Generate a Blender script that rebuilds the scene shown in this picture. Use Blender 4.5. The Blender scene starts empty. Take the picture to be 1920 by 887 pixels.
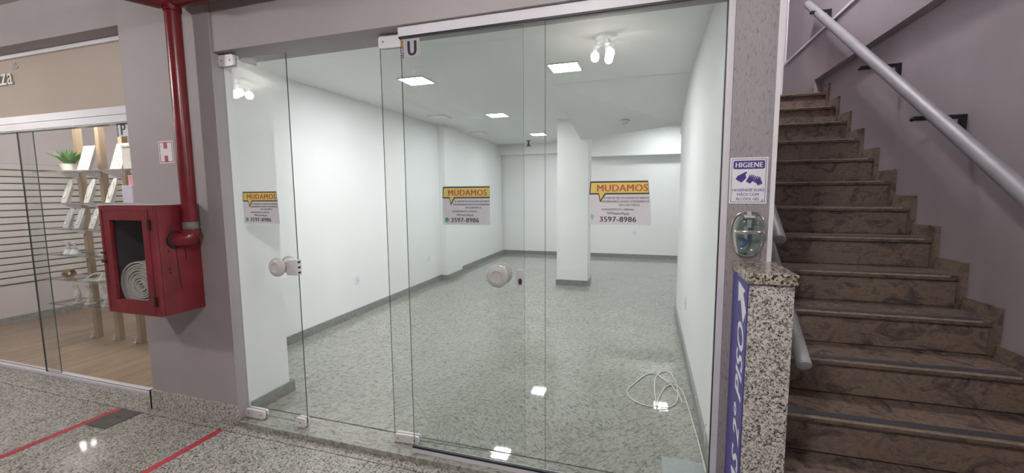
import bpy, bmesh, math, random
from mathutils import Vector, Matrix
random.seed(7)
S = bpy.context.scene
COL = S.collection

# ------------------------------------------------------------------ camera
IMG_W, IMG_H, FPX = 1920.0, 887.0, 802.3145
YAW, PITCH, ROLL, EYE = 0.30915, 0.10353, 0.00828, 1.5
fw = Vector((-math.sin(YAW)*math.cos(PITCH), math.cos(YAW)*math.cos(PITCH), -math.sin(PITCH)))
rt = Vector((math.cos(YAW), math.sin(YAW), 0)); dn = fw.cross(rt)
r2 = math.cos(ROLL)*rt + math.sin(ROLL)*dn; d2 = -math.sin(ROLL)*rt + math.cos(ROLL)*dn
cam_data = bpy.data.cameras.new('camera'); cam = bpy.data.objects.new('camera', cam_data); COL.objects.link(cam)
cam.matrix_world = Matrix(((r2.x, -d2.x, -fw.x, 0), (r2.y, -d2.y, -fw.y, 0), (r2.z, -d2.z, -fw.z, EYE), (0, 0, 0, 1)))
cam_data.sensor_fit = 'HORIZONTAL'; cam_data.sensor_width = 36.0; cam_data.lens = 36.0*FPX/IMG_W
cam_data.clip_start = 0.02
S.camera = cam

# ------------------------------------------------------------------ world, exposure
w = bpy.data.worlds.new('world'); S.world = w; w.use_nodes = True
w.node_tree.nodes['Background'].inputs[0].default_value = (0.5, 0.5, 0.55, 1)
w.node_tree.nodes['Background'].inputs[1].default_value = 0.05
S.view_settings.view_transform = 'Standard'; S.view_settings.look = 'None'
S.view_settings.gamma = 1.0; S.view_settings.use_curve_mapping = False
S.view_settings.exposure = 1.15
LED_W, BULB_W, STAIR_W, NEIGH_W = 52.0, 255.0, 360.0, 165.0

# ------------------------------------------------------------------ materials
def new_mat(name):
    m = bpy.data.materials.new(name); m.use_nodes = True
    nt = m.node_tree; b = nt.nodes['Principled BSDF']
    return m, nt, b
def N(nt, t, **k):
    n = nt.nodes.new(t)
    for a, v in k.items(): setattr(n, a, v)
    return n
def rgba(c): return (c[0], c[1], c[2], 1)
def coords(nt, scale=(1, 1, 1), rot=(0, 0, 0), rnd=False):
    tc = N(nt, 'ShaderNodeTexCoord'); mp = N(nt, 'ShaderNodeMapping')
    mp.inputs['Scale'].default_value = scale; mp.inputs['Rotation'].default_value = rot
    if rnd:
        oi = N(nt, 'ShaderNodeObjectInfo'); ml = N(nt, 'ShaderNodeMath', operation='MULTIPLY'); ml.inputs[1].default_value = 37.0
        nt.links.new(oi.outputs['Random'], ml.inputs[0])
        va = N(nt, 'ShaderNodeVectorMath', operation='ADD')
        nt.links.new(tc.outputs['Object'], va.inputs[0]); nt.links.new(ml.outputs[0], va.inputs[1])
        nt.links.new(va.outputs[0], mp.inputs['Vector'])
    else: nt.links.new(tc.outputs['Object'], mp.inputs['Vector'])
    return mp.outputs['Vector']
def noise(nt, vec, scale, detail=4, rough=.55, dist=0):
    n = N(nt, 'ShaderNodeTexNoise'); n.inputs['Scale'].default_value = scale; n.inputs['Detail'].default_value = detail
    n.inputs['Roughness'].default_value = rough; n.inputs['Distortion'].default_value = dist
    nt.links.new(vec, n.inputs['Vector']); return n.outputs['Fac']
def ramp(nt, fac, stops, interp='LINEAR'):
    r = N(nt, 'ShaderNodeValToRGB'); r.color_ramp.interpolation = interp
    el = r.color_ramp.elements
    el[0].position, el[0].color = stops[0][0], rgba(stops[0][1])
    el[1].position, el[1].color = stops[-1][0], rgba(stops[-1][1])
    for p, c in stops[1:-1]:
        e = el.new(p); e.color = rgba(c)
    nt.links.new(fac, r.inputs[0]); return r.outputs['Color']
def mixc(nt, fac, a, b, mode='MIX'):
    m = N(nt, 'ShaderNodeMix', data_type='RGBA', blend_type=mode)
    if isinstance(fac, float): m.inputs[0].default_value = fac
    else: nt.links.new(fac, m.inputs[0])
    for i, v in ((6, a), (7, b)):
        if isinstance(v, tuple): m.inputs[i].default_value = rgba(v)
        else: nt.links.new(v, m.inputs[i])
    return m.outputs[2]
def bump(nt, b, h, strength=.2, dist=.01):
    n = N(nt, 'ShaderNodeBump'); n.inputs['Strength'].default_value = strength; n.inputs['Distance'].default_value = dist
    nt.links.new(h, n.inputs['Height']); nt.links.new(n.outputs[0], b.inputs['Normal'])
def plain(name, c, rough=.5, metal=0.0, var=.06, vscale=6, spec=.5, coat=0):
    m, nt, b = new_mat(name)
    v = coords(nt); f = noise(nt, v, vscale, 3)
    lo = tuple(x*(1-var) for x in c); hi = tuple(min(1, x*(1+var)) for x in c)
    nt.links.new(ramp(nt, f, [(.3, lo), (.7, hi)]), b.inputs['Base Color'])
    b.inputs['Roughness'].default_value = rough; b.inputs['Metallic'].default_value = metal
    b.inputs['Specular IOR Level'].default_value = spec
    if coat: b.inputs['Coat Weight'].default_value = coat
    return m
def emit(name, c, s):
    m, nt, b = new_mat(name)
    b.inputs['Base Color'].default_value = rgba(c); b.inputs['Emission Color'].default_value = rgba(c)
    b.inputs['Emission Strength'].default_value = s; return m
def painted(name, c, var=.05, bscale=90, bst=.12, rough=.6):
    m, nt, b = new_mat(name); v = coords(nt)
    f = noise(nt, v, 2.2, 5); g = noise(nt, v, bscale, 3)
    lo = tuple(x*(1-var) for x in c); hi = tuple(min(1, x*(1+var)) for x in c)
    nt.links.new(ramp(nt, f, [(.3, lo), (.7, hi)]), b.inputs['Base Color'])
    b.inputs['Roughness'].default_value = rough; bump(nt, b, g, bst, .004); return m
def granite(name, cols, scale=105, rough=.22, rnd=True, dist=.35):
    m, nt, b = new_mat(name); v = coords(nt, rnd=rnd)
    nz = N(nt, 'ShaderNodeTexNoise'); nz.inputs['Scale'].default_value = scale*.9; nz.inputs['Detail'].default_value = 2
    nt.links.new(v, nz.inputs['Vector'])
    sc = N(nt, 'ShaderNodeVectorMath', operation='SCALE'); sc.inputs['Scale'].default_value = dist/scale*6
    nt.links.new(nz.outputs['Color'], sc.inputs[0])
    ad = N(nt, 'ShaderNodeVectorMath', operation='ADD'); nt.links.new(v, ad.inputs[0]); nt.links.new(sc.outputs[0], ad.inputs[1])
    vo = N(nt, 'ShaderNodeTexVoronoi'); vo.inputs['Scale'].default_value = scale; nt.links.new(ad.outputs[0], vo.inputs['Vector'])
    sep = N(nt, 'ShaderNodeSeparateColor'); nt.links.new(vo.outputs['Color'], sep.inputs[0])
    c = ramp(nt, sep.outputs[0], cols, 'CONSTANT')
    f = noise(nt, v, 9, 4); c = mixc(nt, .35, c, ramp(nt, f, [(.3, (.35, .34, .33)), (.7, (.62, .61, .6))]), 'SOFT_LIGHT')
    nt.links.new(c, b.inputs['Base Color']); b.inputs['Roughness'].default_value = rough; return m
def streak_granite(name, light, mid, dark, rough=.03):
    m, nt, b = new_mat(name); v = coords(nt, scale=(1, 2.1, 1), rnd=True); v2 = coords(nt, scale=(1, 1.6, 1), rnd=True)
    a = noise(nt, v, 27, 7, .76, .6); g = noise(nt, v2, 85, 4, .72, .5); l = noise(nt, v2, 2.6, 3)
    c1 = ramp(nt, a, [(.36, dark), (.46, mid), (.56, light), (.72, mid)])
    c2 = ramp(nt, g, [(.34, (.3, .3, .29)), (.48, (.8, .8, .78)), (.7, (1, 1, .97))])
    c = mixc(nt, .5, c1, c2, 'MULTIPLY')
    c = mixc(nt, .5, c, ramp(nt, l, [(.3, (.42, .43, .41)), (.7, (.6, .59, .55))]), 'SOFT_LIGHT')
    nt.links.new(c, b.inputs['Base Color']); b.inputs['Roughness'].default_value = rough; return m
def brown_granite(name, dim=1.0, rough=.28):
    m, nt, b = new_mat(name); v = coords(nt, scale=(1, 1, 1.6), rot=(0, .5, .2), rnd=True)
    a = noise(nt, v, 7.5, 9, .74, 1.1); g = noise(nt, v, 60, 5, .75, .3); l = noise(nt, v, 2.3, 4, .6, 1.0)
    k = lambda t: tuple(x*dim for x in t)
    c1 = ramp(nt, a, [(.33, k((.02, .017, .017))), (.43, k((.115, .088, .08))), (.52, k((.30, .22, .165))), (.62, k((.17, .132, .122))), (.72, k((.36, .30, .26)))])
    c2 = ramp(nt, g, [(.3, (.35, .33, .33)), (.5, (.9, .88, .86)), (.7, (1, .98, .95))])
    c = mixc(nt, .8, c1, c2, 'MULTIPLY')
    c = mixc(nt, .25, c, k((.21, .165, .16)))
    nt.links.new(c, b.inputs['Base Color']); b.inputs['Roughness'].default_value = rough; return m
def wood(name, lo, hi, axis=1, rough=.35, rnd=True):
    m, nt, b = new_mat(name)
    sc = [22, 22, 22]; sc[axis] = 1.6
    v = coords(nt, scale=tuple(sc), rnd=rnd); f = noise(nt, v, 1.0, 5, .6, .6)
    oi = N(nt, 'ShaderNodeObjectInfo'); c = ramp(nt, f, [(.3, lo), (.7, hi)])
    c = mixc(nt, .25, c, ramp(nt, oi.outputs['Random'], [(0, (.3, .3, .3)), (1, (.75, .72, .7))]), 'SOFT_LIGHT')
    nt.links.new(c, b.inputs['Base Color']); b.inputs['Roughness'].default_value = rough; return m
def glass_mat(name, tint=(.982, .991, .988), refl=1.0):
    m = bpy.data.materials.new(name); m.use_nodes = True; nt = m.node_tree
    nt.nodes.remove(nt.nodes['Principled BSDF']); out = nt.nodes['Material Output']
    lw = N(nt, 'ShaderNodeLayerWeight'); lw.inputs[0].default_value = .5
    pw = N(nt, 'ShaderNodeMath', operation='POWER'); pw.inputs[1].default_value = 5.0; nt.links.new(lw.outputs['Facing'], pw.inputs[0])
    ma = N(nt, 'ShaderNodeMath', operation='MULTIPLY_ADD'); ma.inputs[1].default_value = .9*refl; ma.inputs[2].default_value = .042*refl
    nt.links.new(pw.outputs[0], ma.inputs[0])
    tr = N(nt, 'ShaderNodeBsdfTransparent')
    f = noise(nt, coords(nt), 1.7, 3)
    nt.links.new(ramp(nt, f, [(.3, tint), (.7, tuple(x*.985 for x in tint))]), tr.inputs[0])
    gl = N(nt, 'ShaderNodeBsdfGlossy'); gl.inputs['Roughness'].default_value = .0
    mx = N(nt, 'ShaderNodeMixShader'); nt.links.new(ma.outputs[0], mx.inputs[0]); nt.links.new(tr.outputs[0], mx.inputs[1]); nt.links.new(gl.outputs[0], mx.inputs[2])
    nt.links.new(mx.outputs[0], out.inputs[0]); return m
def column_paint(name, c):
    m, nt, b = new_mat(name); v = coords(nt, scale=(1, 1, .28))
    a = noise(nt, v, 120, 5, .65, .5); l = noise(nt, coords(nt), 5, 3)
    spot = ramp(nt, a, [(.33, tuple(x*.5 for x in c)), (.41, tuple(x*.86 for x in c)), (.47, c), (.75, tuple(x*1.06 for x in c))])
    cc = mixc(nt, .3, spot, ramp(nt, l, [(.3, (.38, .38, .38)), (.7, (.6, .6, .6))]), 'SOFT_LIGHT')
    nt.links.new(cc, b.inputs['Base Color']); b.inputs['Roughness'].default_value = .55; bump(nt, b, a, .5, .006); return m

M = {}
M['mauve'] = painted('mauve_wall_paint', (.36, .325, .34))
M['mauve_s'] = painted('mauve_stair_paint', (.355, .322, .35), .08)
M['column'] = column_paint('textured_mauve_paint', (.325, .290, .312))
M['ceil'] = painted('beige_ceiling_paint', (.5, .47, .44), .03)
M['white'] = painted('white_room_paint', (.845, .855, .85), .015, 60, .04)
M['white_ceil'] = painted('white_ceiling_paint', (.785, .80, .795), .02, 60, .03)
M['corr'] = granite('speckled_corridor_granite', [(0, (.075, .073, .07)), (.13, (.18, .172, .165)), (.33, (.34, .325, .305)), (.62, (.45, .43, .40))], 135, .04, dist=.5)
M['base'] = granite('white_black_granite', [(0, (.025, .025, .03)), (.2, (.17, .16, .16)), (.38, (.48, .46, .44)), (.6, (.66, .63, .59))], 205, .3, dist=.7)
M['cap'] = granite('yellowish_granite', [(0, (.04, .035, .03)), (.22, (.2, .17, .13)), (.5, (.42, .37, .3)), (.78, (.5, .47, .42))], 150, .1)
M['room'] = streak_granite('streaked_grey_granite', (.45, .452, .415), (.31, .313, .288), (.13, .132, .128))
M['base_gray'] = plain('grey_stone_skirting', (.25, .255, .245), .35, var=.2, vscale=25)
M['grout'] = plain('dark_grout', (.13, .128, .12), .9)
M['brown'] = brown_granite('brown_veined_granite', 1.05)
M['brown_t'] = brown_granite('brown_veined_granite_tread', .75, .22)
M['strip'] = plain('dark_anti_slip_strip', (.035, .033, .042), .7)
M['nose'] = plain('polished_tan_edge', (.36, .29, .23), .25, var=.25, vscale=30)
M['alu'] = plain('white_aluminium', (.66, .64, .70), .35, var=.03)
M['gasket'] = plain('black_gasket', (.015, .015, .025), .5)
M['glass'] = glass_mat('clear_greenish_glass')
M['glass_n'] = glass_mat('clear_shop_glass', (.985, .992, .99))
M['edge'] = plain('green_glass_edge', (.05, .10, .085), .08, var=.3, vscale=3)
M['shelf_edge'] = plain('pale_glass_edge', (.28, .30, .28), .15, var=.2, vscale=5)
M['plast'] = plain('white_plastic', (.70, .67, .69), .3, var=.03)
M['knob'] = plain('glossy_white_plastic', (.62, .59, .60), .12, var=.03, coat=.5)
M['dark'] = plain('dark_metal', (.012, .012, .013), .5)
M['steel'] = plain('brushed_aluminium', (.29, .29, .315), .5, .15, var=.06, vscale=12)
M['chrome'] = plain('chrome', (.7, .68, .66), .15, .9, var=.05)
M['red'] = plain('red_gloss_paint', (.19, .017, .026), .36, var=.22, vscale=7)
M['red_p'] = plain('red_pipe_paint', (.175, .014, .021), .27, var=.2, vscale=9)
M['tape'] = plain('red_floor_tape', (.42, .03, .05), .5, var=.15, vscale=14)
M['grey_tape'] = plain('grey_sealing_tape', (.16, .17, .16), .4, var=.2, vscale=40)
M['hose'] = plain('white_canvas_hose', (.52, .50, .48), .85, var=.15, vscale=60)
M['inner'] = plain('dark_cabinet_inside', (.05, .04, .05), .7, var=.3)
M['paper'] = plain('white_paper', (.66, .64, .70), .6, var=.03)
M['yellow'] = plain('yellow_print', (.72, .57, .13), .6, var=.04)
M['redink'] = plain('brick_red_print', (.45, .11, .075), .6, var=.05)
M['ink'] = plain('dark_grey_print', (.05, .045, .06), .6, var=.05)
M['green'] = plain('green_print', (.07, .36, .16), .6, var=.05)
M['violet'] = plain('violet_print', (.06, .045, .24), .45, var=.05)
M['signw'] = plain('white_sign_plate', (.78, .765, .82), .4, var=.02)
M['signr'] = plain('red_sign_print', (.42, .035, .075), .45, var=.05)
M['plate'] = plain('silver_sign_plate', (.40, .38, .40), .4, var=.03)
M['tan'] = plain('tan_print', (.28, .17, .08), .5)
M['navy'] = plain('navy_print', (.02, .02, .05), .45)
M['beige'] = painted('beige_sign_board', (.44, .365, .31), .03, 120, .05)
M['letter'] = plain('white_letter_face', (.75, .73, .72), .35)
M['lside'] = plain('grey_letter_side', (.42, .4, .39), .5)
M['wood'] = wood('laminate_oak', (.20, .14, .092), (.37, .275, .19), 1)
M['post'] = wood('oak_post', (.29, .215, .14), (.42, .33, .22), 2, .5)
M['slat'] = plain('white_slat_board', (.62, .61, .58), .45, var=.03)
M['groove'] = plain('dark_groove', (.05, .048, .045), .7)
M['neigh'] = painted('pale_pink_wall', (.60, .565, .575), .02)
M['leaf'] = plain('green_leaf', (.12, .32, .08), .45, var=.45, vscale=30)
M['pot'] = plain('cream_pot', (.68, .67, .57), .5)
M['card'] = plain('pearl_display_card', (.66, .66, .61), .35, var=.05)
M['pearl'] = plain('clear_acrylic', (.6, .62, .62), .12, var=.08, vscale=25)
M['pink'] = plain('pink_card', (.6, .27, .30), .5)
M['lav'] = plain('lavender_box', (.58, .53, .66), .4)
M['gold'] = plain('gold_bangle', (.35, .25, .12), .3, .6)
M['silver'] = plain('silver_bead', (.85, .85, .85), .1, .9)
M['cable'] = plain('white_cable', (.70, .69, .64), .5)
M['gel'] = glass_mat('clear_gel_bottle', (.72, .78, .77), 2.2)
M['blue'] = plain('blue_tube', (.02, .11, .52), .4)
M['milky'] = plain('milky_plastic', (.52, .52, .52), .35)
M['patch'] = plain('grey_cement_patch', (.34, .37, .38), .5, var=.06, vscale=40)
M['iron'] = plain('dark_iron_cover', (.085, .08, .075), .45, .3, var=.25, vscale=15)
M['led'] = emit('lit_led_diffuser', (.975, .99, 1.0), LED_W)
M['off'] = plain('unlit_led_diffuser', (.9, .92, .92), .3)
M['bulb'] = emit('lit_bulb', (1, .97, .93), BULB_W)
M['bulb_n'] = emit('lit_shop_bulb', (1, .97, .93), NEIGH_W)
M['bulb_s'] = emit('lit_stair_bulb', (1, .96, .95), STAIR_W)

# ------------------------------------------------------------------ mesh helpers (world coordinates in)
W = {}
class Fr:
    def __init__(s, o=(0, 0, 0), x=(1, 0, 0), y=(0, 1, 0), z=(0, 0, 1)):
        s.o, s.x, s.y, s.z = Vector(o), Vector(x).normalized(), Vector(y).normalized(), Vector(z).normalized()
    def __call__(s, a, b, c): return s.o + s.x*a + s.y*b + s.z*c
ID = Fr()
def make(name, V, F, mat, parent=None, smooth=False, mats=None, midx=None, origin=None, bev=0, auto=None):
    V = [Vector(v) for v in V]
    if origin is None:
        lo = Vector([min(v[i] for v in V) for i in range(3)]); hi = Vector([max(v[i] for v in V) for i in range(3)])
        c = (lo+hi)/2
        if parent is None: c.z = lo.z
    else: c = Vector(origin)
    me = bpy.data.meshes.new(name); me.from_pydata([v-c for v in V], [], F)
    for m in (mats or [mat]): me.materials.append(m)
    if midx:
        for p, i in zip(me.polygons, midx): p.material_index = i
    bm = bmesh.new(); bm.from_mesh(me)
    bmesh.ops.recalc_face_normals(bm, faces=bm.faces)
    if bev:
        bmesh.ops.bevel(bm, geom=bm.edges[:], offset=bev, segments=2, profile=.5, affect='EDGES', clamp_overlap=True)
    bm.to_mesh(me); bm.free()
    if smooth:
        for p in me.polygons: p.use_smooth = True
        if auto: me.set_sharp_from_angle(angle=math.radians(auto))
    o = bpy.data.objects.new(name, me); COL.objects.link(o)
    W[o] = c
    if parent is not None: o.parent = parent; o.location = c - W[parent]
    else: o.location = c
    return o
def tag(o, label=None, cat=None, group=None, kind=None):
    if label: o['label'] = label
    if cat: o['category'] = cat
    if group: o['group'] = group
    if kind: o['kind'] = kind
    return o
def thing(name, loc, label, cat, group=None, kind=None):
    o = bpy.data.objects.new(name, None); COL.objects.link(o); o.location = loc; W[o] = Vector(loc)
    o.empty_display_size = .1
    return tag(o, label, cat, group, kind)
BF = [(0, 3, 2, 1), (4, 5, 6, 7), (0, 1, 5, 4), (1, 2, 6, 5), (2, 3, 7, 6), (3, 0, 4, 7)]
def boxv(x0, x1, y0, y1, z0, z1, fr=ID):
    return [fr(*p) for p in ((x0, y0, z0), (x1, y0, z0), (x1, y1, z0), (x0, y1, z0), (x0, y0, z1), (x1, y0, z1), (x1, y1, z1), (x0, y1, z1))]
def box(name, x0, x1, y0, y1, z0, z1, mat, parent=None, fr=ID, bev=0, **k):
    return make(name, boxv(x0, x1, y0, y1, z0, z1, fr), BF, mat, parent, bev=bev, **k)
def boxes(name, L, mat, parent=None, fr=ID, **k):
    V, F = [], []
    for b in L:
        n = len(V); V += boxv(*b, fr=fr); F += [tuple(i+n for i in f) for f in BF]
    return make(name, V, F, mat, parent, **k)
def prism_vf(pts, z0, z1, fr=ID):
    n = len(pts); V = [fr(p[0], p[1], z0) for p in pts] + [fr(p[0], p[1], z1) for p in pts]
    F = [tuple(range(n))[::-1], tuple(range(n, 2*n))] + [(i, (i+1) % n, n+(i+1) % n, n+i) for i in range(n)]
    return V, F
def prism(name, pts, z0, z1, mat, parent=None, fr=ID, **k):
    V, F = prism_vf(pts, z0, z1, fr); return make(name, V, F, mat, parent, **k)
def prisms(name, polys, z0, z1, mat, parent=None, fr=ID, **k):
    V, F = [], []
    for p in polys:
        v, f = prism_vf(p, z0, z1, fr); n = len(V); V += v; F += [tuple(i+n for i in q) for q in f]
    return make(name, V, F, mat, parent, **k)
def lathe(name, prof, mat, parent=None, fr=ID, seg=28, sx=1.0, sy=1.0, smooth=True, auto=50, **k):
    V, F = [], []; rings = []
    for r, h in prof:
        if r < 1e-6: rings.append([len(V)]); V.append(fr(0, 0, h))
        else:
            rings.append(list(range(len(V), len(V)+seg)))
            V += [fr(r*sx*math.cos(2*math.pi*i/seg), r*sy*math.sin(2*math.pi*i/seg), h) for i in range(seg)]
    for a, b in zip(rings, rings[1:]):
        for i in range(seg):
            j = (i+1) % seg
            if len(a) == 1 and len(b) == 1: break
            if len(a) == 1: F.append((a[0], b[i], b[j]))
            elif len(b) == 1: F.append((a[i], a[j], b[0]))
            else: F.append((a[i], a[j], b[j], b[i]))
    if len(rings[0]) > 1: F.append(tuple(rings[0])[::-1])
    if len(rings[-1]) > 1: F.append(tuple(rings[-1]))
    return make(name, V, F, mat, parent, smooth=smooth, auto=auto, **k)
def spline(P, n=8, closed=False):
    P = [Vector(p) for p in P]; out = []
    m = len(P)
    for i in range(m if closed else m-1):
        g = lambda j: P[j % m] if closed else P[max(0, min(m-1, j))]
        p0, p1, p2, p3 = g(i-1), g(i), g(i+1), g(i+2)
        for k in range(n):
            t = k/n
            out.append(.5*((2*p1)+(p2-p0)*t+(2*p0-5*p1+4*p2-p3)*t*t+(3*p1-p0-3*p2+p3)*t**3))
    if not closed: out.append(P[-1])
    return out
def tube_vf(P, r, seg=10, closed=False, rz=None):
    P = [Vector(p) for p in P]; V, F = [], []; n = len(P)
    up = Vector((0, 0, 1))
    t0 = (P[1]-P[0]).normalized()
    if abs(t0.dot(up)) > .95: up = Vector((1, 0, 0))
    nrm = (up - t0*up.dot(t0)).normalized()
    for i in range(n):
        if closed: t = (P[(i+1) % n]-P[i-1]).normalized()
        else: t = (P[min(n-1, i+1)]-P[max(0, i-1)]).normalized()
        nrm = (nrm - t*nrm.dot(t)).normalized(); bn = t.cross(nrm)
        rr = r[i] if isinstance(r, (list, tuple)) else r
        for k in range(seg):
            a = 2*math.pi*k/seg
            V.append(P[i] + nrm*math.cos(a)*(rz or rr) + bn*math.sin(a)*rr)
    for i in range(n if closed else n-1):
        for k in range(seg):
            a, b = i*seg+k, i*seg+(k+1) % seg; c = ((i+1) % n)*seg
            F.append((a, b, c+(k+1) % seg, c+k))
    if not closed: F.append(tuple(range(seg))[::-1]); F.append(tuple(range((n-1)*seg, n*seg)))
    return V, F
def tube(name, P, r, mat, parent=None, seg=10, closed=False, rz=None, **k):
    V, F = tube_vf(P, r, seg, closed, rz); return make(name, V, F, mat, parent, smooth=True, auto=50, **k)
def text(name, s, h, mat, parent, fr, x=0, y=0, bold=0.0, align='CENTER', depth=.0006, width=None, shear=0.0, condense=1.0, z0=0.0):
    """flat lettering; h = capital height, (x,y) baseline anchor in the frame's plane"""
    cu = bpy.data.curves.new('txt', 'FONT'); cu.body = s; cu.size = h/.70; cu.align_x = align; cu.offset = 0.0
    cu.resolution_u = 3; cu.shear = shear; cu.extrude = depth/2; cu.space_character = 1.0+bold*2.0
    ob = bpy.data.objects.new('txt', cu); COL.objects.link(ob)
    dg = bpy.context.evaluated_depsgraph_get(); me = bpy.data.meshes.new_from_object(ob.evaluated_get(dg))
    V = [v.co.copy() for v in me.vertices]; F = [tuple(p.vertices) for p in me.polygons]
    bpy.data.objects.remove(ob); bpy.data.curves.remove(cu); bpy.data.meshes.remove(me)
    k = condense
    if width:
        xs = [v.x for v in V]; k = width/(max(xs)-min(xs))
    sh = [0.0] if bold <= 0 else [-bold*h, 0.0, bold*h]
    VV, FF = [], []
    for i, dx in enumerate(sh):       # heavier strokes: the outline swept sideways
        n = len(VV); VV += [fr(x+v.x*k+dx, y+v.y, z0+v.z+depth/2+.00002*i) for v in V]; FF += [tuple(q+n for q in f) for f in F]
    return make(name, VV, FF, mat, parent)
def rrect(x0, x1, y0, y1, r, n=4):
    out = []
    for cx, cy, a0 in ((x1-r, y0+r, -90), (x1-r, y1-r, 0), (x0+r, y1-r, 90), (x0+r, y0+r, 180)):
        for i in range(n+1):
            a = math.radians(a0+90*i/n); out.append((cx+r*math.cos(a), cy+r*math.sin(a)))
    return out
def frame_strip(x0, x1, y0, y1, t):
    return [(x0, x1, y0, y0+t), (x0, x1, y1-t, y1), (x0, x0+t, y0+t, y1-t), (x1-t, x1, y0+t, y1-t)]
def pane(name, x0, x1, z0, z1, y, parent, fr=ID, th=.008, mat='glass'):
    V = boxv(x0, x1, y, y+th, z0, z1, fr)
    return make(name, V, BF, None, parent, mats=[M[mat], M['edge']], midx=[1, 1, 0, 1, 0, 1])
def FRONT(x, y, z): return Fr((x, y, z), (1, 0, 0), (0, 0, 1), (0, -1, 0))   # sign plane facing the corridor

FZ = .03          # shop floor level
CZ = 2.60         # shop ceiling
KZ = 2.88         # corridor ceiling

# ================================================================== SETTING: corridor
fl = tag(box('floor_corridor', -10.6, 4.6, -4.0, 2.3, -.30, -.012, M['grout']), 'speckled grey granite floor of the corridor outside the shops', 'floor', kind='structure')
xs = [-10.6+.92*i for i in range(40)]; x = -2.385
cuts = sorted([x-.92*i for i in range(0, 9)] + [x+.92*i for i in range(1, 8)])
cuts = [-10.6] + cuts + [4.6]
for a, b in zip(cuts, cuts[1:]):
    for y0, y1 in ((1.912, 2.13), (.99, 1.905), (.07, .985), (-.85, .065), (-1.77, -.855), (-2.69, -1.775), (-4, -2.695)):
        if y0 > 1.9 and (b > .6): y1 = 1.99
        V = boxv(a+.002, b-.002, y0, y1, -.03, 0)
        make('floor_slab', V, BF, M['corr'], fl)
tag(box('ceiling_corridor', -10.6, .5, -4.0, 2.3, KZ, KZ+.15, M['ceil']), 'beige painted ceiling above the corridor', 'ceiling', kind='structure')
tag(box('ceiling_stair_front', .5, 4.6, -4.0, 1.35, KZ, KZ+.15, M['ceil']), 'beige painted ceiling of the corridor in front of the staircase', 'ceiling', kind='structure')
tag(box('wall_corridor_back', -10.6, 4.6, -4.15, -4.0, 0, KZ, M['mauve']), 'mauve painted wall on the far side of the corridor', 'wall', kind='structure')
tag(box('wall_corridor_left_end', -10.75, -10.6, -4.15, 2.3, 0, KZ, M['mauve']), 'mauve painted wall at the left end of the corridor', 'wall', kind='structure')
tag(box('wall_corridor_right_end', 4.6, 4.75, -4.15, 1.5, 0, KZ, M['mauve']), 'mauve painted wall at the right end of the corridor', 'wall', kind='structure')
tag(box('trim_1', -10.6, -3.30, 1.985, 2.22, 2.595, KZ, M['mauve']), 'mauve painted beam above the neighbouring shop sign', 'beam', kind='structure')
tag(box('trim_2', -2.508, .5, 1.995, 2.24, 2.35, KZ, M['mauve']), 'mauve painted beam above the empty shop front', 'beam', kind='structure')
p = tag(make('pillar', *prism_vf([(-3.30, 1.985), (-2.512, 1.985), (-2.512, 2.064), (-2.632, 2.064), (-2.632, 2.404), (-3.30, 2.404)], 0, KZ-.0005), M['mauve']), 'wide mauve pillar between the two shop fronts carrying the red cabinet', 'pillar', kind='structure')
bb = thing('baseboard_pillar', (-2.9, 1.972, 0), 'speckled granite skirting at the foot of the wide pillar', 'skirting', kind='structure')
box('skirting_stone', -3.315, -2.935, 1.968, 1.984, 0.001, .136, M['base'], bb)
box('skirting_stone', -2.933, -2.512, 1.968, 1.984, 0.001, .136, M['base'], bb)
box('skirting_stone', -3.317, -3.301, 1.968, 2.11, 0.001, .136, M['base'], bb)

# ---- right column and walls of the staircase
col = thing('pillar', (.41, 2.0, 0), 'narrow mauve textured pillar between empty shop and stairs', 'pillar', kind='structure')
box('pillar_shaft', .3185, .4715, 2.0, 2.20, 0, 2.349, M['column'], col)
box('corner_strip', .472, .489, 1.996, 2.2, 0, 2.88, M['signw'], col)
box('pillar_shaft', .3185, .4715, 1.9945, 1.9949, 2.352, 2.879, M['column'], col)
# stairwell
XR, XW = 1.60, 1.53
tag(box('wall_stair_right', XR, XR+.15, 1.36, 6.4, 0, 4.749, M['mauve_s']), 'mauve wall along the right side of the staircase', 'wall', kind='structure')
tag(make('wall_stair_right_upper', *prism_vf([(1.36, 2.575), (5.06, 2.575), (5.06, 2.0), (6.38, 2.0), (6.38, 4.748), (1.36, 4.748)], XW, XR-.001, Fr((0, 0, 0), (0, 1, 0), (0, 0, 1), (1, 0, 0))), M['mauve_s']),
    'lighter upper part of the stair wall standing proud above the slab edge', 'wall', kind='structure')
tag(box('wall_stair_left', .345, .505, 2.24, 6.4, 2.72, 4.749, M['mauve_s']), 'mauve wall on the left of the upper stairwell', 'wall', kind='structure')
tag(box('wall_stair_back', .506, 1.75, 6.40, 6.55, 2.3, 4.749, M['mauve_s']), 'mauve wall at the back of the stair landing', 'wall', kind='structure')
tag(box('wall_stair_fascia', .3, 1.75, 1.20, 1.35, 3.03, 4.749, M['mauve_s']), 'mauve fascia above the foot of the stairs', 'wall', kind='structure')
tag(box('wall_stair_left_front', .345, .505, 1.36, 2.239, 3.04, 4.749, M['mauve_s']), 'mauve wall above the narrow pillar beside the stairs', 'wall', kind='structure')
tag(box('ceiling_stairwell', .345, 1.75, 1.2, 6.55, 4.75, 4.85, M['ceil']), 'pale ceiling at the top of the stairwell', 'ceiling', kind='structure')
dc = thing('trim_3', (XW, 5, 3.0), 'thin white cable duct running level along the upper stair wall', 'cable duct', kind='structure')
box('duct_run', XW-.016, XW-.0005, 2.2, 6.07, 2.99, 3.012, M['signw'], dc)
box('duct_rise', XW-.016, XW-.0005, 6.07, 6.10, 2.99, 4.7, M['signw'], dc)
box('duct_rise', XW-.05, XW-.0005, 6.16, 6.38, 2.6, 4.7, M['signw'], dc)

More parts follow.
